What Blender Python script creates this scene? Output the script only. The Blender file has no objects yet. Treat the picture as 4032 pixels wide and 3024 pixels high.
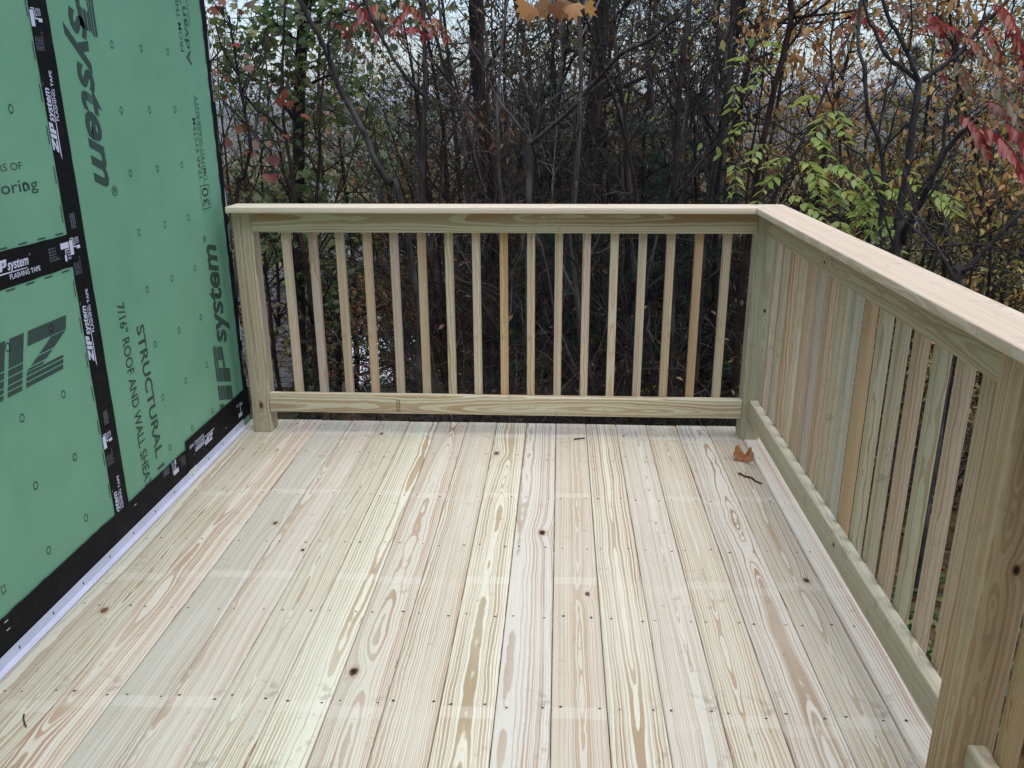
import bpy, bmesh, math, random
import numpy as np
from mathutils import Vector, Matrix

R = math.radians
scene = bpy.context.scene
COL = scene.collection

# ------------------------------------------------------------------ camera
FPX = 3305.9                       # focal length in pixels of the 4032 px wide photograph
CAM = Vector((0.0065, -3.7656, 1.453))
YAW, PITCH, ROLL = -0.0578, 0.3214, -0.0049
_fw = Vector((math.sin(YAW)*math.cos(PITCH), math.cos(YAW)*math.cos(PITCH), -math.sin(PITCH)))
_rt = Vector((math.cos(YAW), -math.sin(YAW), 0.0))
_up = _rt.cross(_fw)
RT = _rt*math.cos(ROLL) + _up*math.sin(ROLL)
UP = -_rt*math.sin(ROLL) + _up*math.cos(ROLL)
FW = _fw
cd = bpy.data.cameras.new('camera')
cd.sensor_width = 36.0
cd.lens = FPX/4032*36.0
cd.clip_start = 0.05
cd.clip_end = 9000
cam = bpy.data.objects.new('camera', cd)
COL.objects.link(cam)
m = Matrix.Identity(4)
for r_ in range(3):
    m[r_][0] = RT[r_]; m[r_][1] = UP[r_]; m[r_][2] = -FW[r_]; m[r_][3] = CAM[r_]
cam.matrix_world = m
scene.camera = cam

def at_y(px, py, Y):
    """point on the ray through a photograph pixel, where it stands at world y = Y"""
    d = FW*FPX + RT*(px-2016) - UP*(py-1512)
    return CAM + d*((Y-CAM.y)/d.y)

# ------------------------------------------------------------------ sky and light (overcast)
SUN_EL, SUN_AZ = 74.0, 150.0        # degrees; azimuth measured from +y towards +x
wd = bpy.data.worlds.new('World'); scene.world = wd
wd.use_nodes = True
nt = wd.node_tree
bg = nt.nodes['Background']
sky = nt.nodes.new('ShaderNodeTexSky')
sky.sky_type = 'NISHITA'
sky.sun_disc = False
sky.sun_elevation = R(SUN_EL)
sky.sun_rotation = R(SUN_AZ)
sky.altitude = 100
sky.air_density = 1.0
sky.dust_density = 1.0
sky.ozone_density = 1.0
hs = nt.nodes.new('ShaderNodeHueSaturation')
hs.inputs['Saturation'].default_value = 0.80
nt.links.new(sky.outputs[0], hs.inputs['Color'])
nt.links.new(hs.outputs[0], bg.inputs['Color'])
bg.inputs['Strength'].default_value = 0.10
sl = bpy.data.lights.new('sun', 'SUN')
sl.energy = 1.5
sl.angle = R(70)
sl.color = (1.0, 0.985, 0.965)
so = bpy.data.objects.new('sun', sl); COL.objects.link(so)
sd = Vector((math.sin(R(SUN_AZ))*math.cos(R(SUN_EL)), math.cos(R(SUN_AZ))*math.cos(R(SUN_EL)), math.sin(R(SUN_EL))))
so.rotation_euler = sd.to_track_quat('Z', 'Y').to_euler()
so.location = sd*30
vs = scene.view_settings
vs.view_transform = 'Standard'; vs.look = 'None'; vs.gamma = 1.0
vs.exposure = 1.02
vs.use_curve_mapping = False
scene.cycles.adaptive_threshold = 0.02
scene.cycles.max_bounces = 6
scene.cycles.diffuse_bounces = 3
scene.cycles.transparent_max_bounces = 4

# ------------------------------------------------------------------ helpers
def tag(o, label=None, cat=None, group=None, kind=None):
    if label: o['label'] = label
    if cat: o['category'] = cat
    if group: o['group'] = group
    if kind: o['kind'] = kind
    return o

def link(name, me, mat=None, parent=None, loc=(0, 0, 0), rot=(0, 0, 0)):
    o = bpy.data.objects.new(name, me)
    COL.objects.link(o)
    if mat is not None and me is not None and len(me.materials) == 0:
        me.materials.append(mat)
    o.location = loc; o.rotation_euler = rot
    if parent is not None:
        o.parent = parent
    return o

def empty(name, loc=(0, 0, 0)):
    o = bpy.data.objects.new(name, None); COL.objects.link(o)
    o.location = loc; o.empty_display_size = 0.2
    return o

def mesh_from(name, verts, faces, smooth=False):
    me = bpy.data.meshes.new(name)
    if isinstance(verts, np.ndarray):
        verts = verts.tolist()
    me.from_pydata(verts, [], faces)
    if smooth:
        me.polygons.foreach_set('use_smooth', [True]*len(me.polygons))
    me.update()
    return me

def np_mesh(name, V, F, smooth=False):
    """V (n,3), F (m,k) arrays of one face size"""
    me = bpy.data.meshes.new(name)
    V = np.asarray(V, np.float32); F = np.asarray(F, np.int32)
    k = F.shape[1]
    me.vertices.add(len(V)); me.vertices.foreach_set('co', V.ravel())
    me.loops.add(F.size); me.loops.foreach_set('vertex_index', F.ravel())
    me.polygons.add(len(F))
    me.polygons.foreach_set('loop_start', np.arange(0, F.size, k, dtype=np.int32))
    me.polygons.foreach_set('loop_total', np.full(len(F), k, np.int32))
    if smooth:
        me.polygons.foreach_set('use_smooth', np.ones(len(F), bool))
    me.update(calc_edges=True)
    return me

def box_mesh(name, x0, x1, y0, y1, z0, z1):
    v = [(x, y, z) for z in (z0, z1) for y in (y0, y1) for x in (x0, x1)]
    f = [(0, 2, 3, 1), (4, 5, 7, 6), (0, 1, 5, 4), (2, 6, 7, 3), (0, 4, 6, 2), (1, 3, 7, 5)]
    return mesh_from(name, v, f)

# ------------------------------------------------------------------ node helper
class NG:
    def __init__(self, name):
        self.m = bpy.data.materials.new(name); self.m.use_nodes = True
        self.t = self.m.node_tree
        self.b = self.t.nodes['Principled BSDF']
        self.out = self.t.nodes['Material Output']
    def n(self, typ, **kw):
        nd = self.t.nodes.new(typ)
        for k, v in kw.items(): setattr(nd, k, v)
        return nd
    def set(self, sock, v):
        if v is None: return
        if isinstance(v, bpy.types.NodeSocket): self.t.links.new(v, sock)
        elif isinstance(v, (tuple, list)) and len(v) == 3 and sock.type == 'RGBA': sock.default_value = (*v, 1)
        else: sock.default_value = v
    def math(self, op, a, b=None, c=None, clamp=False):
        nd = self.n('ShaderNodeMath', operation=op, use_clamp=clamp)
        for i, v in enumerate((a, b, c)):
            if v is not None: self.set(nd.inputs[i], v)
        return nd.outputs[0]
    def add(self, a, b): return self.math('ADD', a, b)
    def sub(self, a, b): return self.math('SUBTRACT', a, b)
    def mul(self, a, b): return self.math('MULTIPLY', a, b)
    def mr(self, v, a, b, c=0.0, d=1.0, smooth=True):
        nd = self.n('ShaderNodeMapRange', interpolation_type='SMOOTHSTEP' if smooth else 'LINEAR')
        for i, q in enumerate((v, a, b, c, d)): self.set(nd.inputs[i], q)
        return nd.outputs[0]
    def mix(self, f, a, b, blend='MIX'):
        nd = self.n('ShaderNodeMix', data_type='RGBA', blend_type=blend)
        self.set(nd.inputs[0], f); self.set(nd.inputs[6], a); self.set(nd.inputs[7], b)
        return nd.outputs[2]
    def xyz(self, x, y, z):
        nd = self.n('ShaderNodeCombineXYZ')
        for i, v in enumerate((x, y, z)): self.set(nd.inputs[i], v)
        return nd.outputs[0]
    def sep(self, v):
        nd = self.n('ShaderNodeSeparateXYZ'); self.set(nd.inputs[0], v)
        return nd.outputs[0], nd.outputs[1], nd.outputs[2]
    def noise(self, vec, scale, detail=2.0, rough=0.5):
        nd = self.n('ShaderNodeTexNoise')
        self.set(nd.inputs['Vector'], vec); nd.inputs['Scale'].default_value = scale
        nd.inputs['Detail'].default_value = detail; nd.inputs['Roughness'].default_value = rough
        return nd.outputs['Fac'], nd.outputs['Color']
    def ramp(self, f, stops, interp='LINEAR'):
        nd = self.n('ShaderNodeValToRGB'); cr = nd.color_ramp; cr.interpolation = interp
        while len(cr.elements) < len(stops): cr.elements.new(0.5)
        for e, (p, c) in zip(cr.elements, stops):
            e.position = p; e.color = (*c, 1) if len(c) == 3 else c
        self.set(nd.inputs[0], f)
        return nd.outputs[0]
    def oattr(self, name):
        nd = self.n('ShaderNodeAttribute', attribute_type='OBJECT', attribute_name=name)
        return nd.outputs['Color'], nd.outputs['Vector'], nd.outputs['Fac']
    def bump(self, h, strength, dist):
        nd = self.n('ShaderNodeBump'); nd.inputs['Strength'].default_value = strength
        nd.inputs['Distance'].default_value = dist
        self.set(nd.inputs['Height'], h); self.t.links.new(nd.outputs[0], self.b.inputs['Normal'])
    def base(self, c, rough=0.6, spec=0.3):
        self.set(self.b.inputs['Base Color'], c)
        self.set(self.b.inputs['Roughness'], rough)
        self.b.inputs['Specular IOR Level'].default_value = spec

def flat_mat(name, c, rough=0.6, spec=0.3, vary=0.0, scale=20):
    g = NG(name)
    if vary:
        tc = g.n('ShaderNodeTexCoord')
        f, _ = g.noise(tc.outputs['Object'], scale, 4, 0.6)
        k = g.mr(f, 0.3, 0.7, 1-vary, 1+vary)
        nd = g.n('ShaderNodeVectorMath', operation='SCALE'); nd.inputs[0].default_value = c; g.set(nd.inputs['Scale'], k)
        g.base(nd.outputs[0], rough, spec)
    else:
        g.base(c, rough, spec)
    return g.m

# ------------------------------------------------------------------ lumber material: growth rings cut by the faces of each piece
def wood_material():
    g = NG('treated_pine')
    tc = g.n('ShaderNodeTexCoord')
    x, y, z = g.sep(tc.outputs['Object'])
    early, _, _ = g.oattr('w_early')
    late, _, _ = g.oattr('w_late')
    _, pith, _ = g.oattr('w_pith'); px, pz, tilt = g.sep(pith)
    _, par, _ = g.oattr('w_par'); ring, warp, seed = g.sep(par)
    _, knot, _ = g.oattr('w_knot'); kx, ky, kr = g.sep(knot)
    _, _, kz = g.oattr('w_kz')
    _, par2, _ = g.oattr('w_par2'); contrast, tintamt, lx = g.sep(par2)
    # slow wander of the log around the piece
    v1 = g.xyz(g.add(g.mul(x, 4.0), seed), g.mul(y, 0.95), g.add(g.mul(z, 4.0), seed))
    _, nc = g.noise(v1, 1.0, 2.0, 0.5)
    nx, ny, nz = g.sep(nc)
    x1 = g.add(x, g.mul(g.sub(nx, 0.5), warp))
    z1 = g.add(z, g.mul(g.sub(ny, 0.5), warp))
    # knot: rings swell round it
    dx = g.sub(x, kx); dy = g.mul(g.sub(y, ky), 0.62)
    dz_ = g.sub(z, kz); d2 = g.add(g.add(g.mul(dx, dx), g.mul(dy, dy)), g.mul(dz_, dz_)); d = g.math('SQRT', d2)
    swell = g.mul(g.math('EXPONENT', g.mul(d, g.math('DIVIDE', -1.0, g.mul(kr, 2.8)))), g.mul(kr, 2.2))
    a = g.sub(x1, px); b = g.sub(g.sub(z1, pz), g.mul(tilt, y))
    r = g.math('SQRT', g.add(g.mul(a, a), g.mul(b, b)))
    r = g.add(r, swell)
    v2 = g.xyz(g.add(g.mul(x, 22.0), seed), g.mul(y, 9.0), g.mul(z, 22.0))
    n2, _ = g.noise(v2, 1.0, 2.0, 0.5)
    r = g.add(r, g.mul(g.sub(n2, 0.5), 0.0066))
    ph = g.math('DIVIDE', r, ring)
    # uneven ring widths
    n3 = g.n('ShaderNodeTexNoise', noise_dimensions='1D')
    g.set(n3.inputs['W'], g.add(g.mul(ph, 0.43), seed)); n3.inputs['Detail'].default_value = 1
    ph = g.add(ph, g.mul(n3.outputs[0], 1.5))
    fr = g.math('FRACT', ph)
    lw = g.mul(g.mr(fr, 0.42, 0.62), g.mr(fr, 0.93, 1.0, 1.0, 0.0))
    # strength of each ring differs
    wn = g.n('ShaderNodeTexWhiteNoise', noise_dimensions='1D')
    g.set(wn.inputs['W'], g.add(g.math('FLOOR', ph), seed))
    lw = g.mul(lw, g.mr(wn.outputs[0], 0.0, 1.0, 0.62, 1.0, False))
    lw = g.mul(lw, contrast)
    v9 = g.xyz(g.add(g.mul(x, 9.0), seed), g.add(g.mul(y, 1.6), seed), g.mul(z, 9.0))
    n9, _ = g.noise(v9, 1.0, 2.0, 0.5)
    lw = g.mul(lw, g.mr(n9, 0.30, 0.62, 0.62, 1.0))
    col = g.mix(lw, early, late)
    # fibres
    v4 = g.xyz(g.add(g.mul(x, 420.0), seed), g.mul(y, 7.0), g.mul(z, 420.0))
    n4, _ = g.noise(v4, 1.0, 2.0, 0.6)
    col = g.mix(g.mr(n4, 0.35, 0.75, 0.0, 0.22), col, late)
    # preservative and sap streaks along the grain: mint and rose
    v5 = g.xyz(g.add(g.mul(x, 16.0), seed), g.mul(y, 1.1), g.add(g.mul(z, 16.0), seed))
    n5, _ = g.noise(v5, 1.0, 3.0, 0.55)
    mint = g.mul(g.mr(n5, 0.52, 0.74), tintamt)
    rose = g.mul(g.mr(n5, 0.45, 0.27), tintamt)
    col = g.mix(g.mul(mint, 0.45), col, g.mix(0.30, (0.50, 0.60, 0.48), col))
    col = g.mix(g.mul(rose, 0.38), col, g.mix(0.45, (0.66, 0.47, 0.33), col))
    # handling dirt
    n6, _ = g.noise(tc.outputs['Object'], 14.0, 4.0, 0.75)
    v7 = g.xyz(g.add(g.mul(x, 3.0), seed), g.mul(y, 3.0), g.mul(z, 3.0))
    n7, _ = g.noise(v7, 1.0, 2.0, 0.5)
    dirt = g.mul(g.mr(n6, 0.56, 0.70), g.mr(n7, 0.44, 0.60))
    col = g.mix(g.mul(dirt, 0.42), col, (0.17, 0.14, 0.11))
    # pale marks left by the stickers of the drying stack, specks of dirt
    _, stk, _ = g.oattr('w_stick'); s0, ssp, samt = g.sep(stk)
    q = g.mul(g.math('ABSOLUTE', g.sub(g.math('FRACT', g.add(g.math('DIVIDE', g.sub(y, s0), ssp), 0.5)), 0.5)), ssp)
    n10, _ = g.noise(tc.outputs['Object'], 40.0, 2.0, 0.6)
    band = g.mr(g.add(q, g.mul(g.sub(n10, 0.5), 0.010)), 0.024, 0.018, 0.0, 1.0)
    col = g.mix(g.mul(band, samt), col, g.mix(0.55, col, (0.80, 0.76, 0.68)))
    n11, _ = g.noise(tc.outputs['Object'], 95.0, 2.0, 0.7)
    speck = g.mul(g.mr(n11, 0.70, 0.74), g.mr(n7, 0.38, 0.60))
    col = g.mix(g.mul(speck, 0.55), col, (0.13, 0.10, 0.08))
    # the knot itself: dark bark ring, brown heart
    n8, _ = g.noise(tc.outputs['Object'], 90.0, 3.0, 0.6)
    dk = g.add(d, g.mul(g.sub(n8, 0.5), g.mul(kr, 0.7)))
    halo = g.mr(dk, g.mul(kr, 2.0), g.mul(kr, 0.8), 0.0, 0.4)
    core = g.mr(dk, g.mul(kr, 1.1), g.mul(kr, 0.65))
    pit = g.mr(dk, g.mul(kr, 0.75), g.mul(kr, 0.35))
    col = g.mix(halo, col, g.mix(0.5, late, (0.36, 0.22, 0.12)))
    col = g.mix(core, col, (0.13, 0.075, 0.045))
    col = g.mix(g.mul(pit, lx), col, (0.012, 0.010, 0.010))
    g.base(col, g.mr(lw, 0.0, 1.0, 0.72, 0.55), 0.28)
    g.bump(n4, 0.15, 0.001)
    return g.m
WOOD = wood_material()

_lum = {}
def lumber_mesh(L, w, t, r=0.004, m0=0.0, m1=0.0, segs=3):
    """rounded bar along local +y from 0 to L, centred in x and z; m0/m1 shear the end cuts (mitres)"""
    key = tuple(round(v, 4) for v in (L, w, t, r, m0, m1))
    if key in _lum: return _lum[key]
    prof = []
    for cx, cz, a0 in ((w/2-r, t/2-r, 0), (-w/2+r, t/2-r, 90), (-w/2+r, -t/2+r, 180), (w/2-r, -t/2+r, 270)):
        for k in range(segs+1):
            a = R(a0 + 90*k/segs)
            prof.append((cx+r*math.cos(a), cz+r*math.sin(a)))
    n = len(prof)
    e = min(r*0.6, 0.0025)
    V = []; F = []
    rings = ((0.0, e), (e, 0.0), (L-e, 0.0), (L, e))
    for yy, ins in rings:
        for (a, c) in prof:
            sx = a*(1-ins/(w/2)); sz = c*(1-ins/(t/2))
            s = m0*a*(1-yy/L) + m1*a*(yy/L)
            V.append((sx, yy+s, sz))
    for q in range(3):
        for k in range(n):
            k2 = (k+1) % n
            F.append((q*n+k, q*n+k2, (q+1)*n+k2, (q+1)*n+k))
    F.append(tuple(range(n))); F.append(tuple(range(3*n, 4*n))[::-1])
    F = [f[::-1] for f in F]
    me = mesh_from('lumber', V, F)
    me.polygons.foreach_set('use_smooth', [len(p.vertices) == 4 for p in me.polygons])
    me.materials.append(WOOD)
    try:
        me.set_sharp_from_angle(angle=R(40))
    except Exception:
        pass
    _lum[key] = me
    return me

rw = random.Random(7)
CREAM = (0.62, 0.575, 0.44); TAN = (0.40, 0.275, 0.165)
def lumber(name, parent, L, w, t, loc, rot=(0, 0, 0), face='z', r=0.004, m0=0.0, m1=0.0, early=CREAM, late=TAN,
           pith=None, ring=None, warp=None, knot=None, contrast=None, tint=None, hole=1.0, seed=None, kz=None, stick_=(0.0, 0.62, 0.0)):
    o = link(name, lumber_mesh(L, w, t, r, m0, m1), None, parent, loc, rot)
    if pith is None:
        dep = rw.uniform(0.015, 0.07); lat = rw.uniform(-0.02, 0.02)
        tl = rw.choice((-1, 1))*rw.uniform(0.004, 0.03)
        pith = {'z': (lat, t/2-dep, tl), 'x': (w/2-dep, lat, tl), '-x': (-w/2+dep, lat, tl)}[face]
    if name != 'board':
        lum = early[0]*.35+early[1]*.45+early[2]*.2
        early = tuple((v*.92+lum*.08)*1.02 for v in early)
        late = (late[0]*1.0, late[1]*0.93, late[2]*0.88)
    j = lambda c, a: tuple(max(0.01, v*rw.uniform(1-a, 1+a)) for v in c)
    sh = rw.uniform(0.93, 1.06)
    o['w_early'] = [v*sh for v in j(early, 0.03)]
    o['w_late'] = [v*sh for v in j(late, 0.05)]
    o['w_pith'] = [float(v) for v in pith]
    o['w_par'] = [ring or rw.uniform(0.0045, 0.0075), warp if warp is not None else rw.uniform(0.012, 0.03), seed if seed is not None else rw.uniform(0, 80)]
    k = knot or (0.0, -50.0, 0.004)
    o['w_knot'] = [float(v) for v in k]
    o['w_stick'] = [float(v) for v in stick_]
    o['w_kz'] = float(kz if kz is not None else t/2)
    o['w_par2'] = [contrast if contrast is not None else rw.uniform(0.6, 0.95), tint if tint is not None else rw.uniform(0.2, 0.9), hole]
    return o

UPR = (R(90), 0, 0)        # local y -> world z, local z -> world -y
ALONGX = (0, 0, R(-90))    # local y -> world x, local x -> world -y

# ================================================================== GROUND
def ground_z(x, y):
    """hillside falling away behind the deck to a valley floor, far hills"""
    x = np.asarray(x, float); y = np.asarray(y, float)
    yy = np.maximum(y, 0.0)
    near = -1.30 - 0.135*yy - 0.0092*yy**2*np.clip(1-yy/160, 0, 1)
    near = near - 0.05*np.clip(-x, 0, 40)*np.clip(yy/12, 0, 1) + 0.05*np.clip(x-2, 0, 30)*np.clip(1-yy/60, 0, 1)
    near = near + 0.10*np.sin(x*0.9+1.3)*np.cos(y*0.7) + 0.05*np.sin(x*2.3)*np.sin(y*1.9+.5)
    t = np.clip((yy-34)/150, 0, 1); t = t*t*(3-2*t)
    val = -46 + 3*np.sin(x*0.01)*np.cos(y*0.008)
    z = near*(1-t) + val*t
    h = np.clip((yy-900)/1300, 0, 1); h = h*h*(3-2*h)
    z = z + h*(58 + 14*np.sin(x*0.0023+0.8) + 8*np.sin(x*0.0061+2.0) + 4*np.sin(x*0.017))
    return z

def build_ground():
    ys = np.concatenate([np.linspace(-14, 20, 69), np.linspace(21, 60, 40), np.geomspace(63, 4200, 70)])
    u = np.linspace(-1, 1, 121)
    V = []
    for yv in ys:
        half = 16 + max(0, yv)*1.05
        xs = u*half
        V.append(np.stack([xs, np.full_like(xs, yv), ground_z(xs, np.full_like(xs, yv))], 1))
    V = np.concatenate(V)
    nx = len(u); F = []
    for j in range(len(ys)-1):
        a = np.arange(nx-1)+j*nx
        F.append(np.stack([a, a+1, a+1+nx, a+nx], 1))
    me = np_mesh('ground', V, np.concatenate(F), True)
    g = NG('forest_floor')
    tc = g.n('ShaderNodeTexCoord'); P = tc.outputs['Object']
    n1, _ = g.noise(P, 9.0, 5, 0.65)
    n2, _ = g.noise(P, 0.5, 3, 0.6)
    leafc = g.ramp(n1, [(0.30, (0.018, 0.013, 0.009)), (0.48, (0.055, 0.036, 0.020)), (0.60, (0.10, 0.058, 0.026)), (0.75, (0.13, 0.075, 0.035))])
    near = g.mix(g.mr(n2, 0.52, 0.66, 0, 0.55), leafc, (0.030, 0.045, 0.014))
    # beyond the slope: lawns, fields and far woods of the valley
    x, y, z = g.sep(P)
    n3, _ = g.noise(P, 0.02, 4, 0.55)
    n4, _ = g.noise(P, 0.10, 4, 0.6)
    field = g.ramp(n3, [(0.36, (0.060, 0.085, 0.024)), (0.47, (0.10, 0.12, 0.035)), (0.56, (0.17, 0.11, 0.035)), (0.66, (0.055, 0.07, 0.024))])
    wood = g.ramp(n4, [(0.30, (0.030, 0.045, 0.022)), (0.48, (0.06, 0.062, 0.026)), (0.58, (0.12, 0.072, 0.026)), (0.70, (0.045, 0.055, 0.026))])
    far = g.mix(g.mr(y, 700, 1000), field, wood)
    g.base(g.mix(g.mr(y, 26, 55), near, far), 0.95, 0.1)
    o = link('ground', me, g.m)
    tag(o, kind='structure')
build_ground()

# ================================================================== HOUSE WALL
WX = -1.497
G_GREEN = NG('green_sheathing')
def sheathing_mat():
    g = G_GREEN
    tc = g.n('ShaderNodeTexCoord'); P = tc.outputs['Object']
    n1, _ = g.noise(P, 3.0, 4, 0.6)
    n2, _ = g.noise(P, 160.0, 3, 0.6)
    x, y, z = g.sep(P)
    n3, _ = g.noise(g.xyz(x, g.mul(g.add(y, z), 60.0), g.mul(g.sub(y, z), 5.0)), 1.0, 4, 0.7)
    n5, _ = g.noise(g.xyz(x, g.mul(g.add(y, g.mul(z, 0.4)), 4.0), g.mul(g.sub(z, g.mul(y, 0.4)), 90.0)), 1.0, 3, 0.7)
    n4, _ = g.noise(P, 1.7, 2, 0.5)
    c = g.mix(g.mr(n1, 0.3, 0.7), (0.152, 0.350, 0.225), (0.184, 0.395, 0.262))
    c = g.mix(g.mr(n2, 0.35, 0.75, 0, 0.22), c, (0.115, 0.28, 0.175))
    # pale scuffs
    c = g.mix(g.mul(g.mr(n3, 0.66, 0.78), g.mr(n4, 0.45, 0.62)), c, (0.33, 0.56, 0.42))
    c = g.mix(g.mul(g.mr(n5, 0.70, 0.80), g.mr(n4, 0.55, 0.42, 0, 0.7)), c, (0.38, 0.58, 0.45))
    g.base(c, 0.62, 0.25)
    g.bump(n2, 0.25, 0.001)
    return g.m
GREEN = sheathing_mat()
def print_mat():
    g = NG('panel_print')
    tc = g.n('ShaderNodeTexCoord')
    n1, _ = g.noise(tc.outputs['Object'], 300.0, 3, 0.7)
    g.base(g.mix(g.mr(n1, 0.45, 0.70, 0, 0.35), (0.040, 0.066, 0.060), (0.085, 0.19, 0.13)), 0.7, 0.2)
    return g.m
PRINT = print_mat()
def tape_mat():
    g = NG('black_tape')
    tc = g.n('ShaderNodeTexCoord'); P = tc.outputs['Object']
    n1, _ = g.noise(P, 14.0, 6, 0.7)
    n2, _ = g.noise(P, 240.0, 3, 0.6)
    c = g.mix(g.mr(n1, 0.56, 0.72, 0, 0.55), (0.0060, 0.0060, 0.0072), (0.034, 0.031, 0.031))
    g.base(c, g.mr(n1, 0.3, 0.7, 0.55, 0.75), 0.14)
    g.bump(n2, 0.3, 0.001)
    return g.m
TAPE = tape_mat()
WHITEPRINT = flat_mat('white_print', (0.60, 0.62, 0.76), 0.6, 0.2)
WHITEDIM = flat_mat('fine_white_print', (0.28, 0.29, 0.34), 0.6, 0.2)
FLASH = flat_mat('lavender_flashing', (0.56, 0.58, 0.70), 0.35, 0.4, 0.06, 6)
DARKMETAL = flat_mat('dark_fastener', (0.035, 0.03, 0.028), 0.5, 0.4)
STEEL = flat_mat('galvanised_fastener', (0.42, 0.44, 0.47), 0.4, 0.5)

house = tag(empty('house', (WX, -3.0, -1.3)), 'house wall sheathed in green printed panels with black tape over the seams', 'house')
def hchild(name, me, mat, parent=None):
    o = link(name, me, mat)
    o.parent = parent or house
    o.matrix_parent_inverse = (parent or house).matrix_world.inverted()
    return o
bpy.context.view_layer.update()
hchild('wall_core', box_mesh('wall_core', -6.4, WX-0.0125, -6.4, -0.0125, -2.6, 2.75), flat_mat('framing', (0.30, 0.21, 0.12), 0.8, 0.2, 0.1))
T_ = 0.0115
hchild('wall_core', box_mesh('wall_core', WX-0.02, 5.5, -9.5, -5.42, -2.6, 3.4), bpy.data.materials['framing'])
for k in range(5):
    hchild('sheathing_panel', box_mesh('panel', WX+0.01+1.222*k, WX+0.01+1.222*k+1.219, -5.419, -5.4075, -0.28, 3.3), GREEN)
panA = hchild('sheathing_panel', box_mesh('panel', WX-T_, WX, -1.2235, -0.0005, -0.28, 2.16), GREEN)
panB = hchild('sheathing_panel', box_mesh('panel', WX-T_, WX, -3.662, -1.2265, 1.0350, 2.252), GREEN)
panC = hchild('sheathing_panel', box_mesh('panel', WX-T_, WX, -3.662, -1.2265, -0.185, 1.0320), GREEN)
hchild('sheathing_panel', box_mesh('panel', WX-T_, WX, -1.2235, -0.0005, 2.163, 2.75), GREEN)
hchild('sheathing_panel', box_mesh('panel', WX-T_, WX, -3.662, -1.2265, 2.255, 2.75), GREEN)
hchild('sheathing_panel', box_mesh('panel', WX-T_, WX, -6.10, -3.665, 1.0350, 2.75), GREEN)
hchild('sheathing_panel', box_mesh('panel', WX-T_, WX, -6.10, -3.665, -0.185, 1.0320), GREEN)
hchild('sheathing_panel', box_mesh('panel', WX-T_-1.21, WX-T_-0.001, -0.0120, -0.0005, -2.5, 2.75), GREEN)
hchild('sheathing_panel', box_mesh('panel', WX-T_-3.6, WX-T_-1.213, -0.0120, -0.0005, -2.5, 2.75), GREEN)
hchild('foundation', box_mesh('foundation', -6.38, WX-0.004, -6.38, -0.006, -2.9, -0.30), flat_mat('concrete', (0.30, 0.29, 0.27), 0.9, 0.2, 0.15, 5))

def ragged_strip(name, y0, y1, z0, z1, lift, thick=0.0012, rag=0.002, axis='z', seed=1, n=60):
    """tape stuck to the wall: thin sheet with slightly uneven long edges"""
    rr = random.Random(seed); V = []; F = []
    lo, hi = (z0, z1) if axis == 'z' else (y0, y1)
    for k in range(n+1):
        s = lo + (hi-lo)*k/n
        a = rr.uniform(-rag, rag)*0.6; b = rr.uniform(-rag, rag)*0.6
        if axis == 'z': pa, pb = (y0+a, s), (y1+b, s)
        else: pa, pb = (s, z0+a), (s, z1+b)
        for (q, w) in (pa, pb):
            V.append((WX+lift, q, w)); V.append((WX+lift+thick, q, w))
    for k in range(n):
        i = 4*k; j = i+4
        F += [(i+1, i+3, j+3, j+1), (i, j, j+2, i+2), (i, i+1, j+1, j), (i+2, j+2, j+3, i+3)]
    F += [(0, 2, 3, 1), (4*n, 4*n+1, 4*n+3, 4*n+2)]
    me = mesh_from(name, V, F)
    bm = bmesh.new(); bm.from_mesh(me); bmesh.ops.recalc_face_normals(bm, faces=bm.faces); bm.to_mesh(me); bm.free()
    return me

tapeH = hchild('flashing_tape', ragged_strip('tape', -3.6, -1.236, 0.985, 1.083, 0.0002, axis='y', seed=2), TAPE)
tapeV = hchild('flashing_tape', ragged_strip('tape', -1.2705, -1.178, 0.10, 2.74, 0.0016, seed=3), TAPE)
tapeK = hchild('flashing_tape', ragged_strip('tape', -0.045, 0.0030, 0.10, 2.74, 0.0002, seed=4), TAPE)
# wrapped side of the corner tape
hchild('flashing_tape', box_mesh('tape', WX-0.05, WX+0.0003, 0.0002, 0.0028, -0.20, 2.74), TAPE)
tapeB = hchild('flashing_tape', ragged_strip('tape', -6.0, -0.655, 0.012, 0.134, 0.0030, rag=0.0035, axis='y', seed=5, n=160), TAPE)
tapeP = hchild('flashing_tape', ragged_strip('tape', -0.705, 0.0036, 0.030, 0.168, 0.0044, rag=0.002, axis='y', seed=6, n=20), TAPE)
# metal flashing: short upstand and a lip on the deck
fl = hchild('flashing', mesh_from('flashing', [(x, y, z) for y in (-5.2, -0.098) for (x, z) in ((WX+0.0060, 0.036), (WX+0.0072, 0.036), (WX+0.0085, 0.0045), (WX+0.030, 0.0040), (WX+0.030, 0.0028), (WX+0.0070, 0.0030))],
    [(0, 1, 7, 6), (1, 2, 8, 7), (2, 3, 9, 8), (3, 4, 10, 9), (4, 5, 11, 10), (5, 0, 6, 11), (5, 4, 3, 2, 1, 0), (6, 7, 8, 9, 10, 11)]), FLASH)
nail_me = None
def disc_mesh(name, r, n=8, h=0.0012, squash=1.0):
    V = [(math.cos(2*math.pi*k/n)*r, math.sin(2*math.pi*k/n)*r*squash, 0) for k in range(n)]
    V += [(v[0]*0.8, v[1]*0.8, h) for v in V]
    F = [(k, (k+1) % n, n+(k+1) % n, n+k) for k in range(n)] + [tuple(range(n, 2*n))]
    return mesh_from(name, V, F)
nail_me = disc_mesh('nail', 0.006, 8, 0.0015, 0.5); nail_me.materials.append(DARKMETAL)
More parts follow.
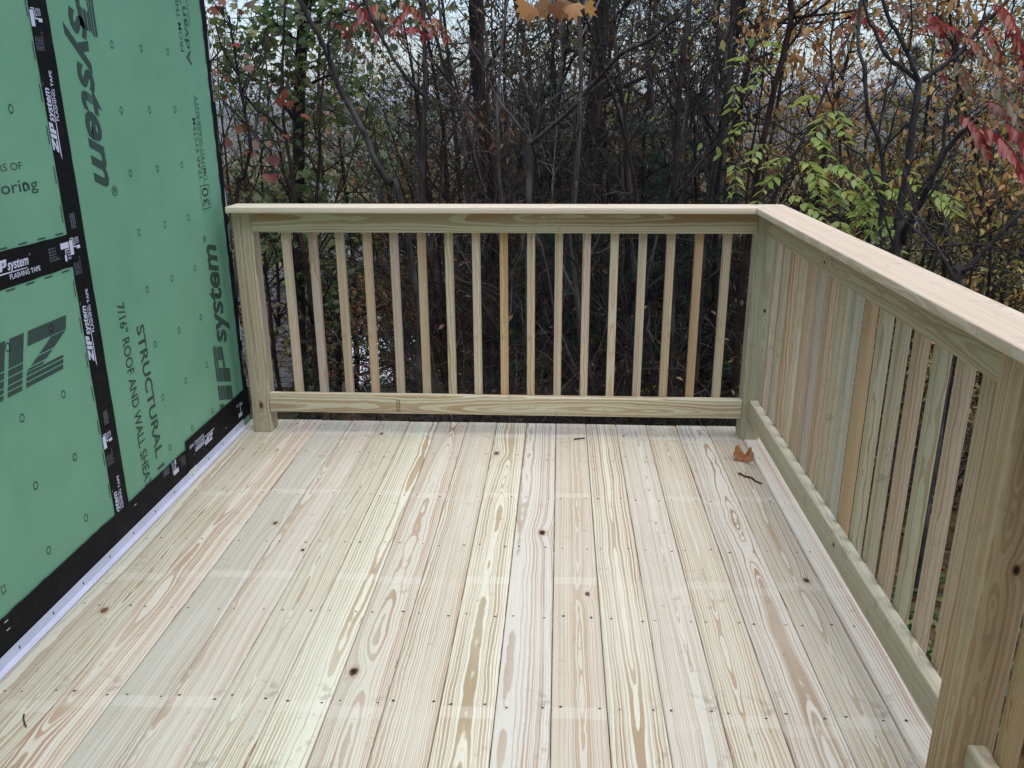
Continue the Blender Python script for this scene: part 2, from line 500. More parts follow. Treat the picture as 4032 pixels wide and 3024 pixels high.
for k in range(20):
    o = hchild('nail', nail_me, None, fl)
    o.matrix_parent_inverse = Matrix()
    o.parent = fl
    o.matrix_world = Matrix.Translation((WX+0.0075, -0.194-0.1655*k, 0.0175)) @ Matrix.Rotation(R(90), 4, 'Y')
# price sticker left on the flashing, staples in the base tape
hchild('sticker', box_mesh('sticker', WX+0.0078, WX+0.0090, -0.712, -0.645, 0.004, 0.040), flat_mat('sticker_paper', (0.66, 0.67, 0.68), 0.6, 0.3, 0.15, 60))
for (yy, zz) in ((-1.872, 0.118), (-1.871, 0.092), (-1.141, 0.106), (-0.30, 0.07)):
    hchild('staple', box_mesh('staple', WX+0.0042, WX+0.0062, yy-0.008, yy+0.006, zz-0.001, zz+0.001), STEEL)

# ---- writing on the panels
DIRS = {'up': ((1, 0), (0, 1)), 'ccw': ((0, 1), (-1, 0)), 'cw': ((0, -1), (1, 0)), 'inv': ((-1, 0), (0, -1))}
_capH = {}
def text_mesh(body, shear=0.0, bold=0.0, space=1.0):
    cu = bpy.data.curves.new('lettering', 'FONT')
    cu.body = body; cu.size = 1.0; cu.shear = shear; cu.offset = bold; cu.space_character = space
    cu.resolution_u = 3
    o = bpy.data.objects.new('tmp', cu); COL.objects.link(o)
    dg = bpy.context.evaluated_depsgraph_get()
    me = bpy.data.meshes.new_from_object(o.evaluated_get(dg))
    bpy.data.objects.remove(o); bpy.data.curves.remove(cu)
    n = len(me.vertices); co = np.zeros(n*3, np.float32); me.vertices.foreach_get('co', co)
    return me, co.reshape(-1, 3)
_, _h = text_mesh('H'); CAPH = float(_h[:, 1].max())
def put(me, pts, O, d, lift, mat, parent, name='lettering'):
    """pts (n,2) in metres -> wall plane with origin O=(y,z) and reading direction d"""
    u, v = DIRS[d]
    V = np.zeros((len(pts), 3), np.float32)
    V[:, 0] = WX + lift
    V[:, 1] = O[0] + pts[:, 0]*u[0] + pts[:, 1]*v[0]
    V[:, 2] = O[1] + pts[:, 0]*u[1] + pts[:, 1]*v[1]
    me.vertices.foreach_set('co', V.ravel()); me.update()
    bm = bmesh.new(); bm.from_mesh(me)
    for f in bm.faces:
        if f.normal.x < 0: f.normal_flip()
    bm.to_mesh(me); bm.free()
    me.materials.clear()
    return hchild(name, me, mat, parent)
def write(body, O, length, cap, d, parent, lift=0.0006, mat=None, shear=0.0, bold=0.0, space=1.0):
    me, co = text_mesh(body, shear, bold, space)
    x0, x1 = co[:, 0].min(), co[:, 0].max()
    pts = np.stack([(co[:, 0]-x0)*length/(x1-x0), co[:, 1]*cap/CAPH], 1)
    return put(me, pts, O, d, lift, mat or PRINT, parent)
def poly_mesh(polys):
    V = []; F = []
    for p in polys:
        F.append(tuple(range(len(V), len(V)+len(p)))); V += [(a, b, 0.0) for a, b in p]
    return mesh_from('lettering', V, F)
ZIP = [[(0, 0), (1.30, 0), (1.30, 0.27), (0, 0.27)], [(0.0, 0.285), (0.52, 0.285), (1.30, 0.715), (0.78, 0.715)], [(0.06, 0.73), (1.30, 0.73), (1.30, 1), (0.06, 1)],
       [(1.42, 0), (1.86, 0), (1.86, 1), (1.42, 1)],
       [(1.98, 0), (2.40, 0), (2.40, 1), (1.98, 1)], [(2.41, 0.74), (3.0, 0.74), (3.06, 0.85), (3.0, 1), (2.41, 1)], [(2.62, 0.30), (3.02, 0.36), (3.06, 0.50), (3.0, 0.73), (2.62, 0.73)], [(2.41, 0.30), (2.61, 0.30), (2.61, 0.46), (2.41, 0.46)]]
def zip_logo(O, cap, d, parent, lift=0.0006, mat=None, letters=8, speed=False, swoosh=False, shear=0.32, wscale=1.0):
    P = [[(a*wscale, b) for a, b in p] for p in ZIP[:letters]]
    if swoosh:
        P.append([(-0.62, -0.30), (5.9, -0.30), (5.9, -0.23), (0.2, -0.14), (-0.15, -0.14)])
    me = poly_mesh(P)
    if speed:
        bm = bmesh.new(); bm.from_mesh(me)
        for h in (0.52, 0.66, 0.80, 0.90):
            for q in (h-0.012, h+0.012):
                bmesh.ops.bisect_plane(bm, geom=bm.verts[:]+bm.edges[:]+bm.faces[:], plane_co=(0, q, 0), plane_no=(0, 1, 0))
            kill = [f for f in bm.faces if abs(f.calc_center_median().y-h) < 0.012]
            bmesh.ops.delete(bm, geom=kill, context='FACES')
        bm.to_mesh(me); bm.free()
    n = len(me.vertices); co = np.zeros(n*3, np.float32); me.vertices.foreach_get('co', co); co = co.reshape(-1, 3)
    pts = np.stack([(co[:, 0]+shear*co[:, 1])*cap, co[:, 1]*cap], 1)
    return put(me, pts, O, d, lift, mat or PRINT, parent)

# right-hand panel
zip_logo((-1.060, 2.165), 0.150, 'cw', panA, speed=True)
write('system', (-1.060, 1.745), 0.545, 0.118, 'cw', panA, shear=0.35, bold=0.030)
write('®', (-0.970, 1.200), 0.035, 0.035, 'cw', panA, bold=0.01)
write('FROM THE MAKERS OF', (-0.257, 1.657), 0.43, 0.030, 'ccw', panA, bold=0.004)
write('AdvanTech', (-0.196, 1.607), 0.40, 0.044, 'ccw', panA, bold=0.012)
write('SUB-FLOORING', (-0.168, 1.760), 0.20, 0.014, 'ccw', panA)
bx = [[(0, 0), (0.100, 0), (0.100, 0.004), (0, 0.004)], [(0, 0.090), (0.100, 0.090), (0.100, 0.094), (0, 0.094)], [(0, 0.004), (0.004, 0.004), (0.004, 0.090), (0, 0.090)], [(0.096, 0.004), (0.100, 0.004), (0.100, 0.090), (0.096, 0.090)],
      [(0.100, 0.0435), (0.458, 0.0435), (0.458, 0.0475), (0.100, 0.0475)]]
_me = poly_mesh(bx); put(_me, np.array([q for p in bx for q in p], np.float32), (-0.168, 1.037), 'ccw', 0.0006, PRINT, panA)['kind'] = 'stuff'
write('30', (-0.184, 1.048), 0.078, 0.062, 'ccw', panA, bold=0.01)['kind'] = 'stuff'
write('YEAR SYSTEM', (-0.228, 1.157), 0.250, 0.030, 'ccw', panA, bold=0.004)
write('LIMITED WARRANTY', (-0.178, 1.155), 0.338, 0.028, 'ccw', panA, bold=0.004)
zip_logo((-0.172, -0.058), 0.155, 'ccw', panA, speed=True)
write('system', (-0.172, 0.440), 0.450, 0.140, 'ccw', panA, shear=0.30, bold=0.030)
write('®', (-0.262, 0.905), 0.028, 0.028, 'ccw', panA, bold=0.01)
write('STRUCTURAL 1', (-0.943, 0.708), 0.560, 0.052, 'cw', panA, bold=0.024)
write('7/16" ROOF AND WALL SHEATHING', (-1.050, 0.812), 0.815, 0.046, 'cw', panA, bold=0.020)
# left-hand panels
write('FROM THE MAKERS OF', (-1.865, 1.288), 0.436, 0.0195, 'up', panB, bold=0.004)
write('AdvanTech flooring', (-2.02, 1.2285), 0.648, 0.032, 'up', panB, bold=0.006)
zip_logo((-1.346, 0.850), 0.153, 'inv', panC, speed=True, wscale=0.98, shear=0.36)
write('system', (-1.80, 0.850), 0.46, 0.112, 'inv', panC, shear=0.35, bold=0.018)
# fastener marks printed on a 16 in grid
def mark(kind):
    n = 4 if kind == 'square' else 8
    a0 = 45 if n == 4 else 22.5
    sx = (0.0130, 0.0170) if n == 4 else (0.0118, 0.0140)
    V = []
    for q in (1.0, 0.66 if n == 8 else 0.70):
        for k in range(n):
            a = R(a0+360*k/n)
            V.append((0.0, math.cos(a)*sx[0]*q, math.sin(a)*sx[1]*q))
    F = [(k, (k+1) % n, n+(k+1) % n, n+k) for k in range(n)]
    me = mesh_from('nail_mark', V, F); me.materials.append(PRINT)
    return me
MK = {k: mark(k) for k in ('square', 'ring')}
rows = [(0.193, 'ring'), (0.400, 'square'), (0.610, 'ring'), (0.818, 'ring'), (1.025, 'square'), (1.231, 'ring'), (1.440, 'ring'), (1.649, 'square'), (1.857, 'ring'), (2.065, 'ring')]
def put_mark(kind, yy, zz, pan):
    o = hchild('nail_mark', MK[kind], None, pan)
    o.matrix_parent_inverse = Matrix(); o.parent = pan
    o.matrix_world = Matrix.Translation((WX+0.0006, yy, zz))
for c in (-0.827, -0.620, -0.407):
    for zz, k in rows: put_mark(k, c, zz, panA)
for q, c in enumerate((-1.432, -1.638, -1.851, -2.06, -2.27)):
    for zz in (0.204, 0.415, 0.623, 0.83): put_mark('square' if q % 3 == 2 else 'ring', c, zz, panC)
    for zz in (1.240, 1.448, 1.657, 1.865): put_mark('square' if q % 3 == 2 else 'ring', c, zz, panB)
# ink registration dashes beside the seams
dashes = []
for k in range(16):
    z = 0.20+k*0.115
    dashes.append([(-1.282, z), (-1.2765, z), (-1.2765, z+0.05), (-1.282, z+0.05)])
_me = poly_mesh(dashes); put(_me, np.array([q for p in dashes for q in p], np.float32), (0, 0), 'up', 0.0005, PRINT, panC, 'seam_dashes')['kind'] = 'stuff'
dashes = [[(-0.0535, 0.22+k*0.1), (-0.0495, 0.22+k*0.1), (-0.0495, 0.27+k*0.1), (-0.0535, 0.27+k*0.1)] for k in range(18)]
_me = poly_mesh(dashes); put(_me, np.array([q for p in dashes for q in p], np.float32), (0, 0), 'up', 0.0005, PRINT, panA, 'seam_dashes')['kind'] = 'stuff'
dashes = [[(-3.4+k*0.09, zz), (-3.36+k*0.09, zz), (-3.36+k*0.09, zz+0.005), (-3.4+k*0.09, zz+0.005)] for k in range(24) for zz in (0.974, 1.087)]
_me = poly_mesh(dashes); put(_me, np.array([q for p in dashes for q in p], np.float32), (0, 0), 'up', 0.0005, PRINT, panC, 'seam_dashes')['kind'] = 'stuff'

# ---- writing on the tapes
def tape_print(s, base, d, parent, lift, k=1.0, flip=1):
    """one repeat of the tape's print; s = start along the reading direction, base = across"""
    u, v = DIRS[d]
    def O(a, b): return (u[0]*a+v[0]*b + (base if d in ('ccw', 'cw') else s), u[1]*a+v[1]*b + (s if d in ('ccw', 'cw') else base))
    zip_logo(O(0.0, 0.027*k), 0.030*k, d, parent, lift, WHITEPRINT, swoosh=True, wscale=0.88)
    write('system', O(0.088*k, 0.027*k), 0.096*k, 0.027*k, d, parent, lift, WHITEPRINT, shear=0.3, bold=0.020)
    write('™', O(0.188*k, 0.046*k), 0.010*k, 0.009*k, d, parent, lift, WHITEDIM)
    write('FLASHING TAPE', O(0.091*k, 0.0005*k), 0.141*k, 0.0135*k, d, parent, lift, WHITEPRINT, bold=0.012)
    for j in range(5):
        write(('ESR #1473', 'ESR #1474', 'ESR #2227', 'ESR #2373', 'CCMC #14055-R')[j], O(0.285*k, (0.048-0.0085*j)*k), (0.036 if j < 4 else 0.052)*k, 0.0045*k, d, parent, lift, WHITEDIM)
    ic = [[(0.348, 0.040), (0.392, 0.040), (0.392, 0.058), (0.348, 0.058)], [(0.368, 0.034), (0.398, 0.034), (0.398, 0.037), (0.368, 0.037)], [(0.395, 0.037), (0.398, 0.037), (0.398, 0.052), (0.395, 0.052)],
          [(0.368, 0.022), (0.372, 0.022), (0.372, 0.034), (0.368, 0.034)], [(0.362, 0.002), (0.372, 0.002), (0.372, 0.021), (0.362, 0.021)]]
    me = poly_mesh(ic); put(me, np.array([(O(a*k, b*k)) for p in ic for a, b in p], np.float32), (0, 0), 'up', lift, WHITEPRINT, parent)['kind'] = 'stuff'
    for j, t in enumerate(('ROLL', 'THE', 'TAPE')):
        write(t, O(0.377*k, (0.024-0.0095*j)*k), 0.021*k, 0.0068*k, d, parent, lift, WHITEPRINT, bold=0.01)
    for j, t in enumerate(('PASAR/', 'APLANAR', 'EL RODILLO')):
        write(t, O(0.425*k, (0.024-0.0095*j)*k), 0.046*k, 0.0062*k, d, parent, lift, WHITEDIM, bold=0.006)
for s in (1.322, 0.672, 0.024):
    tape_print(s, -1.2135, 'ccw', tapeV, 0.0034)
tape_print(1.972, -1.2135, 'ccw', tapeV, 0.0034)
tape_print(-1.665, 1.0035, 'up', tapeH, 0.0020)
for s in (1.40, 0.75, 0.16):
    write('FLASHING TAPE', (-0.016, s+0.19), 0.118, 0.0105, 'cw', tapeK, 0.0020, WHITEPRINT, bold=0.008)
    write('ROLL THE TAPE', (-0.016, s-0.05), 0.09, 0.0075, 'cw', tapeK, 0.0020, WHITEDIM)
    ic = [[(-0.012, s+0.24), (0.001, s+0.24), (0.001, s+0.32), (-0.003, s+0.36)]]
    me = poly_mesh(ic); put(me, np.array(ic[0], np.float32), (0, 0), 'up', 0.0020, WHITEPRINT, tapeK)
tape_print(-0.445, 0.137, 'inv', tapeP, 0.0062)
write('ROLL THE TAPE', (-0.10, 0.125), 0.06, 0.010, 'inv', tapeP, 0.0062, WHITEPRINT, bold=0.01)
_ic = [[(-0.145, 0.058), (-0.10, 0.058), (-0.10, 0.078), (-0.145, 0.078)], [(-0.12, 0.082), (-0.113, 0.082), (-0.113, 0.108), (-0.12, 0.108)], [(-0.12, 0.109), (-0.085, 0.109), (-0.085, 0.115), (-0.12, 0.115)]]
_me = poly_mesh(_ic); put(_me, np.array([q for p in _ic for q in p], np.float32), (0, 0), 'up', 0.0062, WHITEPRINT, tapeP)['kind'] = 'stuff'

# ================================================================== DECK
def at_z(px, py, Z=0.0):
    d = FW*FPX + RT*(px-2016) - UP*(py-1512)
    return CAM + d*((Z-CAM.z)/d.z)
PITCHB = 0.1415
Y0 = -5.25
deck = tag(empty('deck', (0, -2.6, -1.3)), 'new deck floor of pale pressure-treated boards running away from the house', 'deck')
bpy.context.view_layer.update()
inv_deck = deck.matrix_world.inverted()
TH = 0.0254
# dark knots read off the photograph, as (pixel x, pixel y, radius, open hole)
KN = {}
for (kx_, ky_, kr_, h_) in ((2135, 2097, 0.013, 1.0), (1393, 2645, 0.013, 1.0), (3175, 2286, 0.010, 0.9), (411, 2402, 0.011, 0.0), (1084, 2059, 0.009, 0.5),
                            (1192, 2165, 0.007, 1.0), (1502, 1707, 0.009, 0.8), (2313, 2339, 0.008, 0.2), (2455, 1717, 0.006, 0.8), (720, 2870, 0.010, 0.3), (2520, 1893, 0.007, 0.5), (1955, 1785, 0.012, 0.0), (2300, 1728, 0.006, 0.8)):
    p_ = at_z(kx_, ky_)
    i_ = math.floor(p_.x/PITCHB)
    KN.setdefault(i_, (p_.x, p_.y, kr_, h_))
P1 = (0.66, 0.60, 0.46)
BO = {  # early wood, late wood, pith (x, depth, tilt), ring, warp, contrast, tint
 -11: ((0.52, 0.49, 0.40), (0.40, 0.31, 0.24), (0.05, 0.10, 0.0), 0.010, 0.03, 0.75, 1.0),
 -10: ((0.60, 0.58, 0.42), (0.37, 0.26, 0.145), (0.01, 0.030, 0.012), 0.0090, 0.060, 1.0, 0.5),
 -9: ((0.62, 0.56, 0.45), (0.43, 0.29, 0.19), (-0.03, 0.045, 0.008), 0.0070, 0.050, 0.95, 0.45),
 -8: ((0.60, 0.56, 0.45), (0.40, 0.32, 0.225), (0.07, 0.050, 0.004), 0.0038, 0.030, 0.85, 0.55),
 -7: ((0.63, 0.57, 0.46), (0.43, 0.32, 0.235), (-0.05, 0.045, 0.003), 0.0042, 0.025, 0.85, 0.6),
 -6: ((0.62, 0.57, 0.42), (0.42, 0.30, 0.185), (-0.012, 0.026, 0.010), 0.0052, 0.042, 1.0, 0.8),
 -5: ((0.66, 0.61, 0.49), (0.44, 0.32, 0.235), (0.045, 0.040, 0.006), 0.0075, 0.030, 0.95, 0.4),
 -4: ((0.64, 0.58, 0.45), (0.44, 0.285, 0.19), (0.01, 0.030, -0.012), 0.0056, 0.045, 1.0, 0.7),
 -3: ((0.61, 0.545, 0.42), (0.40, 0.275, 0.175), (-0.08, 0.045, 0.004), 0.0046, 0.018, 1.0, 0.3),
 -2: ((0.64, 0.61, 0.47), (0.36, 0.285, 0.19), (0.0, 0.024, -0.010), 0.0060, 0.034, 1.0, 0.9),
 -1: ((0.68, 0.63, 0.51), (0.47, 0.365, 0.275), (-0.05, 0.060, 0.002), 0.0062, 0.020, 0.9, 0.25),
 0: ((0.64, 0.545, 0.39), (0.50, 0.345, 0.205), (0.01, 0.020, 0.001), 0.0030, 0.010, 0.8, 0.2),
 1: ((0.69, 0.65, 0.53), (0.46, 0.34, 0.235), (0.0, 0.016, 0.007), 0.0090, 0.040, 1.0, 0.35),
 2: ((0.63, 0.60, 0.46), (0.48, 0.37, 0.25), (0.02, 0.030, 0.006), 0.0048, 0.035, 0.85, 0.8),
 3: ((0.63, 0.57, 0.44), (0.44, 0.315, 0.205), (-0.005, 0.020, 0.012), 0.0070, 0.045, 0.95, 0.4),
 4: ((0.62, 0.58, 0.45), (0.41, 0.30, 0.20), (0.02, 0.024, -0.014), 0.0058, 0.035, 1.0, 0.9),
 5: ((0.61, 0.55, 0.42), (0.43, 0.31, 0.20), (0.0, 0.030, 0.010), 0.0056, 0.040, 1.0, 0.4),
 6: ((0.66, 0.58, 0.46), (0.46, 0.32, 0.225), (0.03, 0.022, 0.006), 0.0080, 0.040, 0.8, 0.7),
}
screw_rows = [-0.060, -0.380, -0.804, -1.186, -1.605, -2.003, -2.41, -2.81, -3.22, -3.62, -4.03, -4.43, -4.84, -5.2]
rs = random.Random(11)
BOARD_Z = 0.0
for i in range(-11, 7):
    e, l, pi_, ring, warp, con, tin = BO[i]
    ring *= 1.15; warp *= 1.5
    e = tuple(a*.5+b*.5 for a, b in zip(e, (0.605, 0.565, 0.445))); l = tuple(a*.6+b*.4 for a, b in zip(l, (0.43, 0.31, 0.20)))
    ds = lambda c, k: tuple(v*(1-k)+(c[0]*.35+c[1]*.45+c[2]*.2)*k for v in c)
    e = tuple(v*1.13 for v in ds(e, .32)); l = tuple(v*k_ for v, k_ in zip(l, (0.90, 0.82, 0.72))); tin *= 0.75
    w = 0.1397 if i > -11 else 0.0755
    xc = (i+0.5)*PITCHB + rs.uniform(-0.0003, 0.0003) if i > -11 else -10*PITCHB-0.0009-w/2
    dz = rs.uniform(-0.0008, 0.0008); de = rs.uniform(-0.003, 0.003)
    kn = KN.get(i); hole = 1.0; knot = None
    L = 5.25
    if kn: knot = (kn[0]-xc, kn[1]-Y0-de, kn[2]); hole = kn[3]
    o = lumber('board', deck, L, w, TH, (xc, Y0+de, -TH/2+dz), r=0.0045, early=e, late=l, pith=(pi_[0], TH/2-pi_[1]-pi_[2]*2.6, pi_[2]),
               ring=ring, warp=warp, knot=knot, contrast=con, tint=tin, hole=hole, stick_=(-0.80-Y0-de+rs.uniform(-.022, .022), 0.62, rs.uniform(0.06, 0.42)))
    o.matrix_parent_inverse = inv_deck
    o.location.z -= 0
    # screws, two to a joist
    V = []; F = []
    for yy in screw_rows:
        for sx in ((-0.045, 0.047) if i > -11 else (0.015,)):
            cx_ = sx + rs.uniform(-0.007, 0.007); cy_ = yy - Y0 - de + rs.uniform(-0.010, 0.010)
            n = 7; b0 = len(V); rr_ = rs.uniform(0.0032, 0.0050)
            for k in range(n):
                a = 2*math.pi*k/n + rs.random()
                q = rr_*rs.uniform(0.7, 1.25)
                V.append((cx_+math.cos(a)*q*1.1, cy_+math.sin(a)*q*0.9, TH/2+0.0004))
            F.append(tuple(range(b0, b0+n)))
    me = mesh_from('screws', V, F)
    bm = bmesh.new(); bm.from_mesh(me)
    for f in bm.faces:
        if f.normal.z < 0: f.normal_flip()
    bm.to_mesh(me); bm.free()
    s_ = link('screw_heads', me, DARKMETAL, o); tag(s_, kind='stuff')
# framing below
def dk(name, *a, **k):
    o = lumber(name, deck, *a, **k); o.matrix_parent_inverse = inv_deck; return o
for yy in screw_rows[1:-1]:
    dk('joist', 2.44, 0.038, 0.184, (-1.47, yy, -TH-0.094), ALONGX, r=0.003)
dk('rim_joist', 2.44, 0.038, 0.184, (-1.47, -0.050, -TH-0.094), ALONGX, r=0.003)
dk('rim_joist', 5.1, 0.038, 0.184, (0.9715-0.02, Y0+0.05, -TH-0.094+0.0), (0, 0, 0), face='-x', r=0.003)
for (xx, yy) in ((-1.40, -0.12), (0.88, -0.12), (0.88, -2.6), (0.88, -5.0)):
    gz = float(ground_z(xx, yy))
    dk('support_post', -TH-0.19-gz+0.25, 0.089, 0.089, (xx, yy, gz-0.25), UPR, r=0.005)

# ================================================================== RAILINGS
CAPZ = 1.0457; CAPB = CAPZ-TH
RZ = 0.1895            # top of the bottom rails
YP = -0.164            # front face of the back posts
XP = 0.833             # deck-side face of the side posts
GRN = ((0.52, 0.48, 0.345), (0.33, 0.215, 0.115))       # greenish treated stock
YEL = ((0.55, 0.445, 0.30), (0.33, 0.19, 0.09))     # browner stock
PINK = ((0.53, 0.44, 0.345), (0.33, 0.225, 0.155))
PALE = ((0.58, 0.495, 0.36), (0.36, 0.22, 0.12))

rail1 = tag(empty('deck_railing', (-0.25, YP+0.045, 0)), 'wooden deck railing along the far edge of the boards, starting at the green wall', 'railing')
rail1['label'] = 'wooden deck railing along the far edge of the boards, starting at the green wall'
rail2 = tag(empty('deck_railing', (XP+0.045, -2.6, 0)), 'wooden deck railing running from the corner post along the open side opposite the green wall', 'railing')
bpy.context.view_layer.update()
inv1 = rail1.matrix_world.inverted(); inv2 = rail2.matrix_world.inverted()
def r1(*a, **k):
    o = lumber(a[0], rail1, *a[1:], **k); o.matrix_parent_inverse = inv1; return o
def r2(*a, **k):
    o = lumber(a[0], rail2, *a[1:], **k); o.matrix_parent_inverse = inv2; return o
H = CAPB-0.0005
# posts
r1('post', H, 0.089, 0.089, (-1.419+0.0445, YP+0.0445, 0.0005), UPR, r=0.007, early=GRN[0], late=GRN[1], pith=(0.0, 0.030, 0.006), ring=0.010, warp=0.03, contrast=0.9, tint=0.3, knot=(0.004, 0.130, 0.011), hole=0.35)
r1('post', H, 0.089, 0.089, (XP+0.0445, YP+0.0445, 0.0005), UPR, r=0.007, early=(0.46, 0.455, 0.325), late=(0.29, 0.22, 0.13), pith=(0.02, 0.0, 0.004), ring=0.009, warp=0.03, contrast=0.7, tint=0.9, knot=(0.017, 0.60, 0.006), hole=1.0)
# rails between the posts
xa, xb = -1.419+0.0893, XP-0.0003
r1('top_rail', xb-xa, 0.038, 0.089, (xa, YP+0.017, CAPB-0.0447), ALONGX, face='x', r=0.004, early=GRN[0], late=GRN[1], pith=(-0.020, 0.01, 0.010), ring=0.010, warp=0.05, contrast=0.95, tint=0.4)
br_ = r1('bottom_rail', xb-xa, 0.038, 0.089, (xa, YP+0.017, RZ-0.0445), ALONGX, face='x', r=0.004, early=(0.56, 0.53, 0.385), late=(0.37, 0.235, 0.125), pith=(-0.018, -0.02, 0.008), ring=0.010, warp=0.06, contrast=0.85, tint=0.3)
# mill ink stamp on the bottom rail
V = []; F = []
for k in range(7):
    for c in range(2):
        z0 = RZ-0.080+k*0.0088; x0 = -0.735+0.011*c
        V += [(x0, YP-0.0024, z0), (x0+0.0065, YP-0.0024, z0), (x0+0.0065, YP-0.0024, z0+0.0055), (x0, YP-0.0024, z0+0.0055)]
        F.append(tuple(range(len(V)-4, len(V))))
st = link('ink_stamp', mesh_from('ink_stamp', V, F), flat_mat('ink', (0.10, 0.09, 0.075), 0.8, 0.1))
st.parent = br_; bpy.context.view_layer.update(); st.matrix_parent_inverse = br_.matrix_world.inverted()
# balusters
BCOL = [PALE, PINK, PALE, YEL, PINK, PALE, GRN, PALE, ((0.60, 0.44, 0.24), (0.42, 0.25, 0.10)), YEL, PALE, PALE, PALE, PALE, YEL, ((0.50, 0.36, 0.21), (0.27, 0.15, 0.075)), PALE]
for k in range(17):
    c = BCOL[k]
    r1('baluster', 0.905, 0.0345, 0.0345, (-1.218+0.12025*k+0.01725+rs.uniform(-.001, .001), YP+0.036+0.01775, 0.1085), UPR, r=0.0025, early=c[0], late=c[1],
       pith=(rs.uniform(-0.05, 0.05), rs.choice((-0.04, -0.06, 0.03)), rs.uniform(-0.006, 0.006)), ring=rs.uniform(0.004, 0.007), warp=rs.uniform(0.008, 0.02), contrast=0.85, tint=0.25)
# mitred cap
CW = 0.1397
xl, xi, yc = -1.4159, 0.8105, -0.225
r1('cap_board', xi+CW/2-xl, CW, TH, (xl, yc+CW/2, CAPB+TH/2), ALONGX, r=0.004, m1=-1.0, early=(0.66, 0.58, 0.46), late=(0.46, 0.33, 0.22), pith=(0.03, -0.06, 0.002), ring=0.006, warp=0.02, contrast=0.6, tint=0.2)
r2('cap_board', yc+CW/2-Y0-0.0006, CW, TH, (xi+CW/2, Y0, CAPB+TH/2), (0, 0, 0), r=0.004, m1=1.0, early=(0.66, 0.565, 0.44), late=(0.44, 0.30, 0.195), pith=(0.06, -0.02, 0.003), ring=0.0065, warp=0.03, contrast=0.6, tint=0.25)
# side rails
YN = -2.209            # far face of the near post
xr = 0.863+0.019
for (ya, yb) in ((YN+0.0003, YP-0.0003), (Y0, YN-0.0893)):
    r2('top_rail', yb-ya, 0.038, 0.089, (xr, ya, CAPB-0.0447), face='-x', r=0.004, early=(0.48, 0.42, 0.29), late=(0.31, 0.20, 0.105), pith=(0.02, -0.02, 0.008), ring=0.011, warp=0.05, contrast=0.7, tint=0.2,
       knot=(-0.019, 1.20, 0.006), kz=-0.012)
    bb = r2('bottom_rail', yb-ya, 0.038, 0.089, (xr, ya, RZ-0.0445), face='-x', r=0.004, early=(0.50, 0.475, 0.35), late=(0.33, 0.25, 0.15), pith=(0.01, 0.10, 0.004), ring=0.0062, warp=0.03, contrast=0.8, tint=0.6, knot=(-0.019, 0.80, 0.007), kz=0.012)
r2('post', H, 0.089, 0.089, (XP+0.0445, YN-0.0445, 0.0005), UPR, r=0.008, early=(0.47, 0.36, 0.225), late=(0.30, 0.15, 0.065), pith=(-0.01, 0.012, 0.006), ring=0.009, warp=0.05, contrast=0.85, tint=0.55, knot=(0.012, 0.60, 0.0085), hole=1.0)
r2('post', H, 0.089, 0.089, (XP+0.0445, -4.30, 0.0005), UPR, r=0.008, early=GRN[0], late=GRN[1])
B2 = [YEL, PALE, GRN, YEL, GRN, GRN, ((0.52, 0.37, 0.21), (0.34, 0.19, 0.085)), ((0.47, 0.50, 0.40), (0.33, 0.28, 0.19)), GRN, YEL, PINK, YEL, PALE, YEL, GRN, PINK]
for k in range(16):
    yf = -2.023+0.1205*k
    c = B2[k]
    r2('baluster', 0.905, 0.0325, 0.0310, (0.9012+0.0164, yf-0.0155+rs.uniform(-.001, .001), 0.1085), UPR, face='x', r=0.0025, early=c[0], late=c[1],
       pith=(rs.uniform(-0.05, 0.05), rs.choice((-0.04, 0.05, 0.03)), rs.uniform(-0.006, 0.006)), ring=rs.uniform(0.004, 0.007), warp=rs.uniform(0.01, 0.025), contrast=0.9, tint=0.5)
for k in range(22):
    yf = -2.33-0.1205*k
    if abs(yf-0.017+4.30) < 0.065: continue
    c = rs.choice((YEL, GRN, PALE, PINK)) if k else ((0.50, 0.37, 0.20), (0.32, 0.19, 0.09))
    r2('baluster', 0.905, 0.0325, 0.0310, (0.9012+0.0164, yf-0.0155, 0.1085), UPR, face='x', r=0.0025, early=c[0], late=c[1], contrast=0.9, tint=0.4)
nm = disc_mesh('nail_head', 0.0036, 10, 0.0010); nm.materials.append(STEEL)
nl = link('nail_head', nm); nl.location = (0.8825, -2.325, RZ+0.0003); nl.parent = bb
nl.matrix_parent_inverse = (Matrix.Translation((xr, Y0, RZ-0.0445))).inverted() if False else Matrix()
bpy.context.view_layer.update(); nl.matrix_parent_inverse = bb.matrix_world.inverted()

# ================================================================== WOODS
rn = np.random.default_rng(5)

